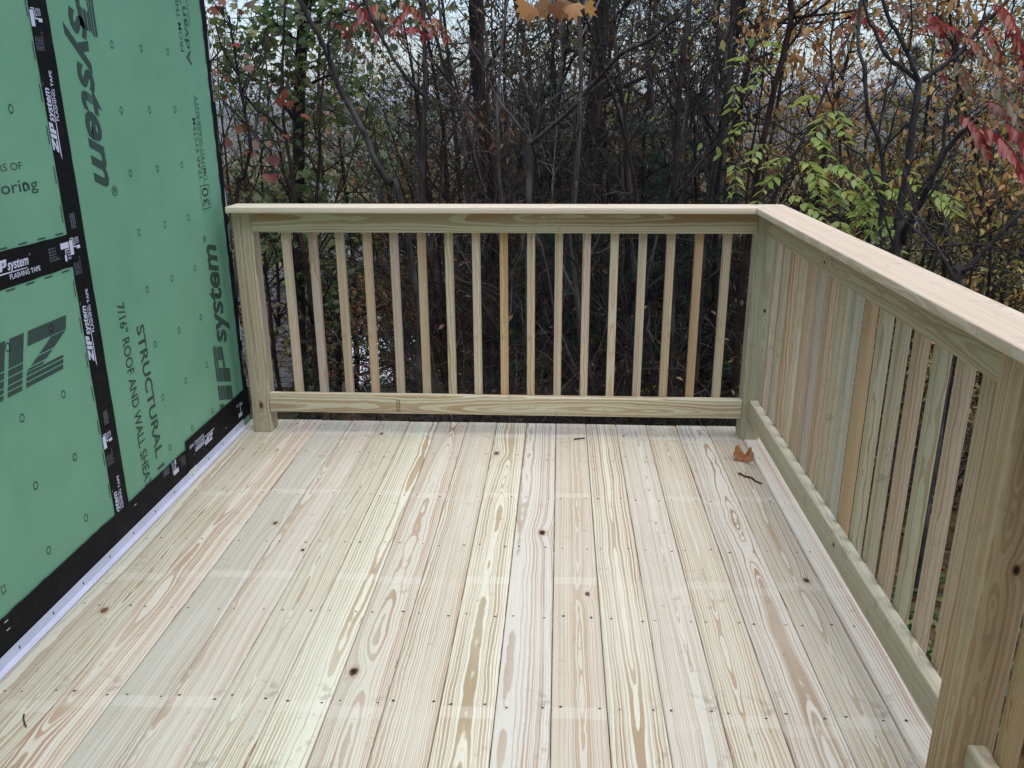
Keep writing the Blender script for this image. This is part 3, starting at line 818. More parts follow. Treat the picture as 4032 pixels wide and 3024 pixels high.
class Tubes:
    """collects tapering limbs, builds one mesh"""
    def __init__(self): self.b = {}
    def add(self, P, r, sides):
        P = np.asarray(P, np.float32); r = np.asarray(r, np.float32)
        self.b.setdefault((len(P), sides), []).append((P, r))
    def build(self, name):
        VS = []; FS = []; off = 0
        for (n, s), lst in self.b.items():
            P = np.stack([a for a, _ in lst]); r = np.stack([a for _, a in lst])
            t = np.gradient(P, axis=1); t /= np.linalg.norm(t, axis=2, keepdims=True)+1e-9
            ref = np.array([0.83, 0.37, 0.41]); u = np.cross(t, ref); u /= np.linalg.norm(u, axis=2, keepdims=True)+1e-9
            v = np.cross(t, u)
            a = np.arange(s)*2*np.pi/s
            ring = u[:, :, None, :]*np.cos(a)[None, None, :, None] + v[:, :, None, :]*np.sin(a)[None, None, :, None]
            V = P[:, :, None, :] + ring*r[:, :, None, None]
            B = len(lst)
            VS.append(V.reshape(-1, 3))
            i = np.arange(n-1)[:, None]*s + np.arange(s)[None, :]
            j = np.arange(n-1)[:, None]*s + (np.arange(s)[None, :]+1) % s
            f = np.stack([i, j, j+s, i+s], -1).reshape(-1, 4)
            f = (f[None] + (np.arange(B)*n*s)[:, None, None]).reshape(-1, 4) + off
            FS.append(f); off += B*n*s
        return np_mesh(name, np.concatenate(VS), np.concatenate(FS), True)

def unit(v): return v/(np.linalg.norm(v)+1e-9)

def limb(p, d, L, r0, r1, n, wander, up, rng):
    """bending polyline from p"""
    P = [np.array(p, float)]; d = unit(np.array(d, float)); s = L/(n-1)
    for k in range(n-1):
        d = unit(d + rng.normal(0, wander, 3) + np.array([0, 0, up]))
        P.append(P[-1] + d*s)
    return np.array(P), np.linspace(r0, r1, n)

def side_dir(d, ang, rng):
    d = unit(d); q = unit(np.cross(d, unit(rng.normal(0, 1, 3))))
    return unit(d*math.cos(ang) + q*math.sin(ang))

def twigs(T, P, r, rng, count, Lr, level, tips, t0=0.15, up=0.05, ang=(0.5, 1.1), minr=0.0022):
    """side shoots along a limb, with their own side shoots"""
    n = len(P)
    for k in range(count):
        t = rng.uniform(t0, 0.98)*(n-1); i = int(t); f = t-i
        p = P[i]*(1-f)+P[min(i+1, n-1)]*f
        rr = r[i]*(1-f)+r[min(i+1, n-1)]*f
        d = side_dir(P[min(i+1, n-1)]-P[i] + 1e-6, rng.uniform(*ang), rng)
        L = rng.uniform(*Lr); q0 = max(min(rr*0.65, 0.012*L+0.002), minr)
        Q, qr = limb(p, d, L, q0, minr*0.7, 5, 0.22, up, rng)
        T.add(Q, qr, 3); tips.append((Q[-1], unit(Q[-1]-Q[-2]))); tips.append((Q[2], unit(Q[2]-Q[1])))
        if level > 0:
            twigs(T, Q, qr, rng, rng.integers(2, 5), (L*0.25, L*0.6), level-1, tips, 0.25, up, ang, minr)

# ---- leaves
def tri_fan(pts):
    V = [(0, 0, 0)] + [(a, b, c) for a, b, c in pts]
    n = len(pts); F = [(0, k+1, (k+1) % n+1) for k in range(n)]
    return np.array(V, float), np.array(F)
# stalk at origin, blade along +y, z = out of the blade
MAPLE = (np.array([(0, 0, 0), (0.30, 0.05, .03), (0.52, 0.34, .0), (0.26, 0.40, .04), (0.34, 0.72, .0), (0.10, 0.62, .05), (0, 1.0, -.08), (-0.10, 0.62, .05), (-0.34, 0.72, .0), (-0.26, 0.40, .04), (-0.52, 0.34, .0), (-0.30, 0.05, .03), (0, .35, .07)], float),
         np.array([(12, k, k+1) for k in range(0, 11)] + [(12, 11, 0)]))
OVAL = (np.array([(0, 0, 0), (0.20, 0.28, .04), (0.20, 0.60, .03), (0, 1, -.10), (-0.20, 0.60, .03), (-0.20, 0.28, .04), (0, .45, -.02)], float),
        np.array([(6, k, (k+1) % 6) for k in range(6)]))
LANCE = (np.array([(0, 0, 0), (0.15, 0.25, .03), (0.13, 0.60, .02), (0, 1, -.12), (-0.13, 0.60, .02), (-0.15, 0.25, .03), (0, .45, -.015)], float), np.array([(6, k, (k+1) % 6) for k in range(6)]))
_nd = []
_rr = np.random.default_rng(1)
_nv = []; _nf = []
for k in range(16):
    a = _rr.uniform(0, 6.28); e = _rr.uniform(-0.35, 0.85)
    d = np.array([math.cos(a)*math.cos(e), math.sin(e)*0.8+0.35, math.sin(a)*math.cos(e)]); d /= np.linalg.norm(d)
    d[2] -= 0.25
    s_ = np.cross(d, _rr.normal(0, 1, 3)); s_ /= np.linalg.norm(s_)
    b_ = len(_nv); _nv += [s_*0.022, -s_*0.022, d]; _nf.append((b_, b_+1, b_+2))
TUFT = (np.array(_nv), np.array(_nf))

class Leaves:
    def __init__(self): self.p = {}
    def add(self, tpl, pos, fwd, nrm, size, rnd):
        self.p.setdefault(tpl, []).append((pos, fwd, nrm, size, rnd))
    def build(self, name, mat):
        TP = {'maple': MAPLE, 'oval': OVAL, 'lance': LANCE, 'tuft': TUFT}
        VS = []; FS = []; RS = []; off = 0
        for k, lst in self.p.items():
            tv, tf = TP[k]; n = len(lst)
            pos = np.array([a[0] for a in lst]); f = np.array([a[1] for a in lst]); nr = np.array([a[2] for a in lst])
            sz = np.array([a[3] for a in lst]); rd = np.array([a[4] for a in lst])
            f /= np.linalg.norm(f, axis=1, keepdims=True)+1e-9
            x = np.cross(f, nr); x /= np.linalg.norm(x, axis=1, keepdims=True)+1e-9
            z = np.cross(x, f)
            V = pos[:, None] + sz[:, None, None]*(tv[None, :, 0:1]*x[:, None] + tv[None, :, 1:2]*f[:, None] + tv[None, :, 2:3]*z[:, None])
            VS.append(V.reshape(-1, 3)); RS.append(np.repeat(rd, len(tv)))
            FS.append((tf[None] + (np.arange(n)*len(tv))[:, None, None]).reshape(-1, 3)+off); off += n*len(tv)
        me = np_mesh(name, np.concatenate(VS), np.concatenate(FS))
        at = me.attributes.new('rnd', 'FLOAT', 'POINT'); at.data.foreach_set('value', np.concatenate(RS).astype(np.float32))
        me.materials.append(mat)
        return me

def leaf_mat(name, pal, trans=0.5):
    g = NG(name)
    a = g.n('ShaderNodeAttribute', attribute_name='rnd')
    oi = g.n('ShaderNodeObjectInfo')
    f = g.math('FRACT', g.add(a.outputs['Fac'], g.mul(oi.outputs['Random'], 0.15)))
    c = g.ramp(f, [((k+0.5)/len(pal), q) for k, q in enumerate(pal)], 'LINEAR')
    g.t.nodes.remove(g.b)
    df = g.n('ShaderNodeBsdfDiffuse'); tr = g.n('ShaderNodeBsdfTranslucent'); gl = g.n('ShaderNodeBsdfGlossy')
    gl.inputs['Roughness'].default_value = 0.45
    mx = g.n('ShaderNodeMixShader'); mx.inputs[0].default_value = trans
    m2 = g.n('ShaderNodeMixShader'); m2.inputs[0].default_value = 0.04
    g.set(df.inputs[0], c); g.set(tr.inputs[0], c); gl.inputs[0].default_value = (0.8, 0.8, 0.8, 1)
    g.t.links.new(df.outputs[0], mx.inputs[1]); g.t.links.new(tr.outputs[0], mx.inputs[2])
    g.t.links.new(mx.outputs[0], m2.inputs[1]); g.t.links.new(gl.outputs[0], m2.inputs[2])
    g.t.links.new(m2.outputs[0], g.out.inputs['Surface'])
    return g.m
LM = {
 'green': leaf_mat('leaf_green', [(.04, .08, .028), (.06, .12, .04), (.095, .15, .04), (.18, .20, .045), (.05, .09, .034)]),
 'olive': leaf_mat('leaf_olive', [(.06, .075, .02), (.11, .11, .026), (.18, .14, .03), (.25, .14, .035), (.08, .085, .02)]),
 'orange': leaf_mat('leaf_orange', [(.52, .22, .07), (.62, .31, .11), (.45, .26, .08), (.34, .13, .045), (.58, .38, .12)]),
 'gold': leaf_mat('leaf_gold', [(.52, .36, .08), (.62, .45, .14), (.34, .31, .08), (.56, .29, .09), (.16, .21, .06), (.44, .40, .11)]),
 'red': leaf_mat('leaf_red', [(.26, .03, .035), (.36, .06, .065), (.16, .045, .03), (.30, .09, .05), (.10, .06, .025)]),
 'sumac': leaf_mat('leaf_sumac', [(.26, .025, .028), (.36, .060, .050), (.34, .12, .05), (.09, .13, .05), (.26, .12, .09), (.18, .035, .03)]),
 'lime': leaf_mat('leaf_lime', [(.34, .45, .10), (.42, .52, .12), (.26, .38, .11), (.50, .52, .12), (.36, .46, .16)]),
 'rust': leaf_mat('leaf_rust', [(.11, .05, .025), (.17, .07, .03), (.08, .04, .025), (.20, .10, .05)]),
 'tan': leaf_mat('leaf_tan', [(.60, .27, .08), (.68, .34, .11), (.42, .16, .05), (.62, .38, .15), (.32, .13, .05)], .6),
 'pine': leaf_mat('pine_needles', [(.016, .034, .022), (.024, .048, .028), (.034, .062, .034), (.020, .040, .020)], 0.15),
}

def bark_mat(name, c0, c1, c2, streak=1.0):
    g = NG(name)
    tc = g.n('ShaderNodeTexCoord'); P = tc.outputs['Object']
    x, y, z = g.sep(P)
    oi = g.n('ShaderNodeObjectInfo')
    n1, _ = g.noise(g.xyz(g.mul(x, 40.0), g.mul(y, 40.0), g.mul(z, 7.0)), 1.0, 3, 0.65)
    n2, _ = g.noise(P, 2.2, 3, 0.6)
    c = g.mix(g.mr(n1, 0.30, 0.70), c0, c1)
    c = g.mix(g.mr(n2, 0.48, 0.72, 0, 0.75*streak), c, c2)
    k = g.mr(oi.outputs['Random'], 0, 1, 0.65, 1.25, False)
    nd = g.n('ShaderNodeVectorMath', operation='SCALE'); g.set(nd.inputs[0], c); g.set(nd.inputs['Scale'], k)
    g.base(nd.outputs[0], 0.9, 0.15)
    g.bump(n1, 0.6, 0.006)
    return g.m
BARK = {
 'dark': bark_mat('bark_dark', (.008, .0065, .006), (.024, .020, .018), (.040, .035, .032)),
 'brown': bark_mat('bark_brown', (.017, .0095, .008), (.050, .031, .025), (.074, .053, .046)),
 'grey': bark_mat('bark_grey', (.022, .018, .0175), (.060, .051, .049), (.125, .113, .110)),
 'pale': bark_mat('bark_pale', (.08, .068, .06), (.15, .13, .115), (.22, .20, .19)),
}

def scatter_leaves(Lv, tips, rng, per, size, tpl, spread=0.10, droop=0.55, prob=1.0):
    for (p, d) in tips:
        if rng.random() > prob: continue
        base = rng.random()
        for k in range(per):
            o = rng.normal(0, spread, 3)
            f = unit(np.array(d)*0.5 + rng.normal(0, 0.6, 3) + np.array([0, 0, -droop]))
            nrm = unit(rng.normal(0, 0.7, 3) + np.array([0, -0.3, 0.9]))
            Lv.add(tpl, np.array(p)+o, f, nrm, size*rng.uniform(0.6, 1.25), (base*0.5 + rng.random()*0.5) % 1.0)

def frond(Lv, T, p, q, rng, pairs=8, leaf=0.10, sag=0.06, rnd=None, tpl='lance', hang=(0.25, 0.85)):
    """pinnate leaf from p to q, hanging leaflets"""
    p = np.array(p, float); q = np.array(q, float); ax = q-p; L = np.linalg.norm(ax)
    s = np.linspace(0, 1, 6)[:, None]
    Q = p + ax*s + np.array([0, 0, 1.0])*(-sag*4*(s*s-s*0.4))
    T.add(Q, np.linspace(0.004, 0.0015, 6), 3)
    side = unit(np.cross(ax, [0, 0, 1.0])); base = rng.random() if rnd is None else rnd
    for k in range(pairs):
        t = 0.15+0.82*k/(pairs-1); c = p+ax*t+np.array([0, 0, -sag*4*(t*t-t*0.4)])
        for sg in (-1, 1):
            f = unit(side*sg*rng.uniform(0.5, 0.9) + unit(ax)*0.45 + np.array([0, 0, -rng.uniform(*hang)]))
            nrm = unit(np.array([0, 0, 1.0]) + side*sg*0.4 + rng.normal(0, 0.45, 3))
            Lv.add(tpl, c, f, nrm, leaf*rng.uniform(0.8, 1.15)*(1-0.35*abs(t-0.45)), (base+rng.normal(0, 0.10)) % 1.0)

# ---- kinds of tree, each with trunk (limbs and twigs) and crown (leaves)
def proto_leafy(seed, h, r, clear, nb, leaf, tpl, per, prob, spread=0.5, lsz=None):
    rng = np.random.default_rng(seed); T = Tubes(); Lv = Leaves(); tips = []
    P, rr = limb((0, 0, -0.4), (rng.normal(0, .04), rng.normal(0, .04), 1), h+0.4, r, r*0.25, 12, 0.045, 0.03, rng)
    T.add(P, rr, 8)
    for k in range(nb):
        t = clear+(0.97-clear)*(k+rng.random())/nb
        i = min(int(t*11), 10); f = t*11-i; p = P[i]*(1-f)+P[i+1]*f
        a = rng.uniform(0, 6.28); e = rng.uniform(0.05, 0.75)
        d = np.array([math.cos(a)*math.cos(e), math.sin(a)*math.cos(e), math.sin(e)])
        L = h*rng.uniform(0.18, 0.34)*(1.15-0.6*t)*(1+spread)
        B, br = limb(p, d, L, max(rr[i]*0.45, 0.012), 0.005, 7, 0.14, 0.05, rng)
        T.add(B, br, 4)
        twigs(T, B, br, rng, int(6+L*4), (L*0.22, L*0.5), 1, tips, 0.12, 0.03)
    if per: scatter_leaves(Lv, tips, rng, per, leaf, tpl, 0.09, 0.6, prob)
    return T, Lv

def proto_sapling(seed, stems, h, r, per=0, leaf=0.08, tpl='oval', prob=0.3, lean=0.25, tw=1):
    rng = np.random.default_rng(seed); T = Tubes(); Lv = Leaves(); tips = []
    for s in range(stems):
        a = rng.uniform(0, 6.28)
        ln = rng.uniform(0.03, lean)
        P, rr = limb((rng.normal(0, .06), rng.normal(0, .06), -0.3), (math.cos(a)*ln, math.sin(a)*ln, 1), h*rng.uniform(0.7, 1.1), r*rng.uniform(0.7, 1.1), r*0.22, 11, 0.09, 0.05, rng)
        T.add(P, rr, 6)
        for k in range(rng.integers(4, 8)):
            t = rng.uniform(0.18, 0.95)*10; i = int(t); f = t-i; p = P[i]*(1-f)+P[min(i+1, 10)]*f
            d = side_dir(P[i+1 if i < 10 else 10]-P[i if i < 10 else 9], rng.uniform(0.45, 0.95), rng); d[2] = abs(d[2])*0.8+0.15
            L = rng.uniform(0.7, 2.0)*(h/5)
            B, br = limb(p, d, L, rr[i]*0.6, 0.0035, 7, 0.15, 0.07, rng); T.add(B, br, 4)
            twigs(T, B, br, rng, rng.integers(3, 8), (0.2, 0.7), tw, tips, 0.15)
        twigs(T, P, rr, rng, 10, (0.25, 0.9), tw, tips, 0.1)
    if per: scatter_leaves(Lv, tips, rng, per, leaf, tpl, 0.08, 0.6, prob)
    return T, Lv

def proto_brush(seed, stems, h, per=0, leaf=0.06, tpl='oval', prob=0.2):
    rng = np.random.default_rng(seed); T = Tubes(); Lv = Leaves(); tips = []
    for s in range(stems):
        a = rng.uniform(0, 6.28); ln = rng.uniform(0.1, 1.1)
        P, rr = limb((rng.normal(0, .25), rng.normal(0, .25), -0.15), (math.cos(a)*ln, math.sin(a)*ln, 1), h*rng.uniform(0.6, 1.25), rng.uniform(0.006, 0.014), 0.003, 9, 0.16, -0.04, rng)
        T.add(P, rr, 4)
        twigs(T, P, rr, rng, rng.integers(7, 13), (0.2, 1.0), 1, tips, 0.15, 0.0, (0.4, 1.3), 0.0020)
    if per: scatter_leaves(Lv, tips, rng, per, leaf, tpl, 0.06, 0.7, prob)
    return T, Lv

def proto_pine(seed, h, r, low=0.04):
    rng = np.random.default_rng(seed); T = Tubes(); Lv = Leaves()
    P, rr = limb((0, 0, -0.3), (0, 0, 1), h+0.3, r, r*0.15, 12, 0.02, 0.02, rng); T.add(P, rr, 7)
    z = h*low
    while z < h*0.98:
        t = (z+0.3)/(h+0.3)*11; i = min(int(t), 10); p = P[i]*(1-(t-i))+P[i+1]*(t-i)
        nb = rng.integers(4, 7); a0 = rng.uniform(0, 6.28)
        for k in range(nb):
            a = a0+6.28*k/nb+rng.normal(0, .2); e = rng.uniform(-0.15, 0.35)
            L = (h-z)*rng.uniform(0.26, 0.40)+0.25
            L = min(L, 2.1)
            B, br = limb(p, (math.cos(a)*math.cos(e), math.sin(a)*math.cos(e), math.sin(e)), L, 0.008+0.008*L, 0.003, 6, 0.10, 0.02, rng); T.add(B, br, 3)
            ns = int(5+L*6)
            for s in range(ns):
                tt = rng.uniform(0.25, 1.0)*5; j = min(int(tt), 4); q = B[j]*(1-(tt-j))+B[j+1]*(tt-j)
                d = unit(side_dir(B[j+1]-B[j], rng.uniform(0.3, 0.9), rng)*[1, 1, 0.5]); l = rng.uniform(0.12, 0.38)
                C, cr = limb(q, d, l, 0.004, 0.002, 3, 0.1, 0.05, rng); T.add(C, cr, 3)
                for c in range(3):
                    Lv.add('tuft', C[c if c < 3 else 2], unit(d+np.array([0, 0, 0.25])), unit(rng.normal(0, 1, 3)), rng.uniform(0.10, 0.15), rng.random())
        z += rng.uniform(0.28, 0.48)
    return T, Lv

class Kind:
    """one tree built once; further trees copy the object and its parts"""
    def __init__(self, name, T, Lv, bark, leaf, crown='crown', desc=''):
        self.desc = desc
        self.name = name; self.crown_name = crown
        self.tm = T.build('trunk'); self.tm.materials.append(BARK[bark])
        self.lm = Lv.build('crown', LM[leaf]) if Lv.p else None
    def put(self, x, y, rz, s, label, cat, group=None, z=None):
        o = empty(self.name, (x, y, float(ground_z(x, y)) if z is None else z))
        o.rotation_euler = (rn.normal(0, .03), rn.normal(0, .03), rz); o.scale = (s, s, s)
        tag(o, label, cat, group)
        a = link('trunk' if self.name.endswith('tree') or 'sapling' in self.name else 'stems', self.tm, None, o)
        if self.lm: b = link(self.crown_name, self.lm, None, o)
        return o

def spot(px, Y):
    """x of the ground point seen along image column px, at distance Y"""
    return at_y(px, 600, Y).x

kmaple = [Kind('maple_tree', *proto_leafy(s, h, r, c, nb, .10, 'maple', 2, pr), 'dark', lf, desc={1: 'green-leaved', 2: 'olive-leaved', 3: 'thinly green-leaved', 4: 'orange'}[s])
          for s, h, r, c, nb, lf, pr in ((1, 9, .10, .10, 26, 'green', .55), (2, 10, .12, .16, 24, 'olive', .5), (3, 8, .085, .08, 26, 'green', .4), (4, 9, .09, .12, 24, 'orange', .65))]
kthin = [Kind('bare_tree', *proto_leafy(s, 8.5, .08, .06, 24, .085, 'oval', 1, .12), b, 'rust', desc={'brown': 'brown', 'dark': 'blackish'}[b]) for s, b in ((15, 'brown'), (16, 'dark'))]
kgold = [Kind('birch_tree', *proto_leafy(s, 7.5, .06, .05, 24, .10, 'oval', 3, .38), 'grey', lf, desc={'gold': 'yellow', 'orange': 'orange', 'olive': 'olive-green'}[lf]) for s, lf in ((11, 'gold'), (12, 'orange'), (13, 'olive'))]
kbare = [Kind('bare_sapling', *proto_sapling(s, st, h, r, 1, .06, 'oval', .06), b, 'rust', desc={1: 'single-stemmed', 2: 'two-stemmed', 3: 'three-stemmed'}[st]+' '+{'brown': 'brown', 'grey': 'grey', 'dark': 'blackish', 'pale': 'pale'}[b])
         for s, st, h, r, b in ((21, 2, 5.5, .032, 'brown'), (22, 3, 5.0, .026, 'grey'), (23, 1, 6.5, .042, 'dark'), (24, 2, 6, .030, 'grey'), (25, 3, 4.5, .022, 'brown'), (26, 1, 6, .035, 'pale'))]
kbrush = [Kind('brush_shrub', *proto_brush(s, st, h, 1, .06, 'oval', pr), b, lf, 'leaves', {31: 'brown', 32: 'grey', 33: 'blackish', 34: 'pale'}[s])
          for s, st, h, b, lf, pr in ((31, 12, 2.4, 'brown', 'rust', .08), (32, 12, 2.0, 'grey', 'rust', .05), (33, 10, 2.8, 'dark', 'olive', .10), (34, 8, 2.2, 'pale', 'rust', .04))]
kpine = [Kind('pine_tree', *proto_pine(s, h, r), 'dark', 'pine') for s, h, r in ((41, 5.5, .07), (42, 4.2, .05), (43, 8.0, .10))]
kredb = [Kind('red_leaved_shrub', *proto_brush(51, 12, 2.6, 3, .075, 'oval', .7), 'brown', 'red', 'leaves')]
kgoldb = [Kind('golden_shrub', *proto_brush(52, 12, 2.6, 3, .075, 'oval', .75), 'brown', 'gold', 'leaves', 'golden-leaved'),
          Kind('green_shrub', *proto_brush(53, 12, 2.4, 3, .07, 'oval', .7), 'brown', 'green', 'leaves', 'green-leaved')]
U = rn.uniform
def fill(kinds, n, pxr, yr, sr, label, cat, group):
    for k in range(n):
        Y = U(*yr); px = pxr[0]+(pxr[1]-pxr[0])*(k+U(0.1, 0.9))/n
        if 1190 < px < 1590 and Y < 22 and cat != 'tree' and U(0, 1) < .85: px += 430     # the open gap down to the outbuilding
        kd = kinds[rn.integers(len(kinds))]
        kd.put(spot(px, Y), Y, U(0, 6.28), U(*sr), label.replace('{}', kd.desc), cat, group.replace('{}', kd.desc))
# background trunks with leaves
LB_MAPLE = '{} maple with a dark trunk in the wood behind the railing'
LB_BARE = '{} leafless sapling in the thicket behind the railing'
LB_BRUSH = 'tangled shrub of arching bare {} twigs behind the railing'
fill(kmaple[:3], 8, (500, 1750), (11, 24), (.75, 1.1), LB_MAPLE, 'tree', '{} maples behind the railing')
fill(kmaple[:3], 9, (1750, 2800), (11, 26), (.8, 1.2), LB_MAPLE, 'tree', '{} maples behind the railing')
fill([kmaple[3]], 4, (1500, 4000), (16, 30), (.8, 1.1), 'orange-leaved maple standing deep in the wood', 'tree', 'orange maples deep in the wood')
fill(kthin, 9, (1700, 3000), (9, 17), (.8, 1.2), 'nearly bare {} tree with a few rust leaves deep behind the middle balusters', 'tree', 'nearly bare {} trees behind the balusters')
fill(kgold, 7, (3150, 4500), (5, 11), (.58, .80), 'slender birch with {} leaves beyond the side railing', 'tree', '{} birches beyond the side railing')
fill(kbare, 8, (900, 1800), (4.5, 11), (.9, 1.35), LB_BARE, 'sapling', '{} bare saplings behind the railing')
fill(kbare, 19, (1750, 3000), (3.8, 9), (.9, 1.35), LB_BARE, 'sapling', '{} bare saplings behind the railing')
fill(kbare, 6, (2700, 4300), (3.5, 9), (.9, 1.3), LB_BARE, 'sapling', '{} bare saplings behind the railing')
fill(kbrush, 3, (900, 1750), (2.4, 5.0), (.5, .7), LB_BRUSH, 'shrub', '{} brush shrubs behind the railing')
fill(kbrush, 12, (1700, 2900), (2.2, 4.8), (.7, 1.0), LB_BRUSH, 'shrub', '{} brush shrubs behind the railing')
fill(kbrush, 9, (2850, 4100), (2.2, 5.5), (.8, 1.15), LB_BRUSH, 'shrub', '{} brush shrubs behind the railing')
fill(kbrush, 8, (1700, 4300), (6, 11.0), (.9, 1.4), LB_BRUSH, 'shrub', '{} brush shrubs behind the railing')
fill(kpine[:2], 7, (2050, 2950), (4.8, 6.5), (.50, .68), 'dark young pine filling the shade behind the balusters', 'tree', 'young pines behind the balusters')
fill(kpine[:2], 6, (1950, 3000), (7, 11), (.65, .95), 'dark young pine filling the shade behind the balusters', 'tree', 'young pines behind the balusters')
fill([kpine[1]], 5, (900, 1650), (4.0, 6.0), (.17, .23), 'knee-high dark pine at the foot of the wood', 'tree', 'small pines at the foot of the wood')
fill(kpine, 5, (3300, 4300), (8, 13), (.8, 1.2), 'dark pine behind the yellow birches', 'tree', 'pines behind the birches')
fill(kredb, 4, (1520, 2050), (9, 14), (.9, 1.3), 'red-leaved shrub glowing low between the dark trunks', 'shrub', 'red shrubs between the trunks')
fill(kgoldb, 2, (800, 960), (10, 14), (.7, 1.0), '{} shrub low between the dark trunks', 'shrub', '{} shrubs between the trunks')
fill(kgoldb, 3, (1550, 1950), (9, 16), (.8, 1.2), '{} shrub low between the dark trunks', 'shrub', '{} shrubs between the trunks')
fill([kgoldb[0]], 4, (3650, 4400), (2.8, 5.0), (.6, .85), 'golden-leaved shrub growing beyond the side railing', 'shrub', 'golden shrubs beyond the side railing')
# ---- the stems that can be told apart in the photograph, followed limb by limb
def smooth_path(P, n):
    """Catmull-Rom through the given points"""
    P = np.array(P, float); Q = np.vstack([2*P[0]-P[1], P, 2*P[-1]-P[-2]])
    out = []
    m_ = len(P)-1
    for t in np.linspace(0, m_, n):
        i = min(int(t), m_-1); f = t-i
        a, b, c, d = Q[i], Q[i+1], Q[i+2], Q[i+3]
        out.append(0.5*((2*b)+(-a+c)*f+(2*a-5*b+4*c-d)*f*f+(-a+3*b-3*c+d)*f**3))
    return np.array(out)
def traced(name, label, cat, bark, branches, leaf=None, leafargs=None, seed=0, tw=3.0, twL=(0.25, 0.9), fr=(), rooted=True, lvl=1, jit=0.006):
    """branches: (pixel points from the base up, Y at base, Y at tip, radius at base, radius at tip)"""
    rng = np.random.default_rng(seed); T = Tubes(); Lv = Leaves(); tips = []; base = None
    for bi, (pts, ya, yb, ra, rb) in enumerate(branches):
        n = len(pts)
        P = [np.array(at_y(px, py, ya+(yb-ya)*k/max(1, n-1))) for k, (px, py) in enumerate(pts)]
        if bi == 0 and rooted:
            p0 = P[0]; gz = float(ground_z(p0[0], p0[1]))
            dx = (P[0][0]-P[1][0])/max(0.2, P[1][2]-P[0][2])*0.3
            foot = np.array([p0[0]+dx*(p0[2]-gz), p0[1], gz-0.2])
            P = [foot] + P; base = foot
        d_ = P[-1]-P[-2]
        if pts[-1][1] <= 30: P.append(P[-1]+unit(d_)*1.1+np.array([0, 0, .3]))   # goes on above the frame
        S = smooth_path(P, 4*len(P)); L = np.linalg.norm(np.diff(S, axis=0), axis=1).sum()
        S[1:-1] += rng.normal(0, jit*0.35, S[1:-1].shape)
        r = np.linspace(ra, rb, len(S)); T.add(S, r, 7 if ra > 0.012 else 4)
        twigs(T, S, r, rng, int(L*tw), twL, lvl, tips, 0.2 if bi == 0 else 0.08, 0.06, (0.5, 1.1), 0.0024)
    if base is None: base = np.array(at_y(*branches[0][0][0], branches[0][1]))
    for (a, b, Y, pairs, sz, rd) in fr:
        lim = leaf == 'lime'
        frond(Lv, T, at_y(*a, Y), at_y(*b, Y-0.15), rng, pairs-1 if lim else pairs, sz*(1.3 if lim else 0.95), rng.uniform(0.02, 0.07), rd, 'oval' if lim else 'lance', (0.0, 0.5) if lim else (0.25, 0.95))
    if leafargs:
        scatter_leaves(Lv, tips, rng, *leafargs)
    o = empty(name, base); tag(o, label, cat)
    bpy.context.view_layer.update(); inv = o.matrix_world.inverted()
    tm = T.build('trunk'); tm.materials.append(BARK[bark])
    a = link('trunk', tm, None, o); a.matrix_parent_inverse = inv
    if Lv.p:
        b = link('crown', Lv.build('crown', LM[leaf]), None, o); b.matrix_parent_inverse = inv
    return o
TR = traced
TR('oak_tree', 'thick dark upright trunk nearest the green wall, with lobed green leaves overhead', 'tree', 'dark',
   [([(1192, 1560), (1176, 1216), (1176, 922), (1176, 794), (1176, 461), (1189, 154), (1205, 10)], 8, 8, .095, .075),
    ([(1178, 500), (1090, 380), (980, 300), (900, 260)], 8, 7, .03, .008), ([(1182, 350), (1290, 300), (1400, 280)], 8, 7.4, .025, .006), ([(1190, 180), (1080, 90), (990, 40)], 8, 7.2, .03, .008),
    ([(1190, 120), (1300, 60), (1420, 20)], 8, 8.4, .03, .008)],
   'green', (4, .12, 'maple', .12, .6, .95), 101, 6.0, (0.3, 1.2))
TR('sumac_tree', 'pale stem leaning hard over towards the green wall as it rises', 'tree', 'grey',
   [([(1584, 830), (1532, 727), (1476, 630), (1440, 533), (1394, 451), (1338, 348), (1302, 246), (1251, 128), (1181, 5)], 3.2, 3.0, .028, .019)], 'rust', (1, .07, 'oval', .05, .7, .05), 102, 2.2)
TR('sumac_tree', 'grey sumac stem forking in two, red drooping leaf fronds at its top', 'tree', 'grey',
   [([(1650, 1450), (1656, 1100), (1661, 799), (1666, 512), (1676, 379)], 3.5, 3.5, .030, .022), ([(1676, 385), (1620, 328), (1568, 261), (1517, 174), (1476, 92), (1435, 0)], 3.5, 3.2, .018, .012), ([(1676, 379), (1671, 205), (1666, 0)], 3.5, 3.6, .021, .015)],
   'sumac', None, 103, 2.0, (0.25, 0.8),
   [((1360, 0), (1480, 60), 3.6, 9, .13, .05), ((1500, 10), (1390, 60), 3.8, 9, .12, .2), ((1300, 85), (1380, 110), 3.6, 7, .10, .1), ((1560, 0), (1700, 55), 3.7, 9, .13, .35), ((1580, 130), (1670, 65), 3.4, 9, .12, .08), ((1330, 170), (1450, 190), 3.9, 8, .10, .66),
    ((1500, 105), (1600, 130), 4.0, 8, .10, .62), ((1440, 40), (1560, 50), 4.2, 9, .12, .5), ((1620, 30), (1540, 80), 4.0, 8, .12, .25), ((1700, 60), (1760, 120), 4.2, 8, .11, .4)])
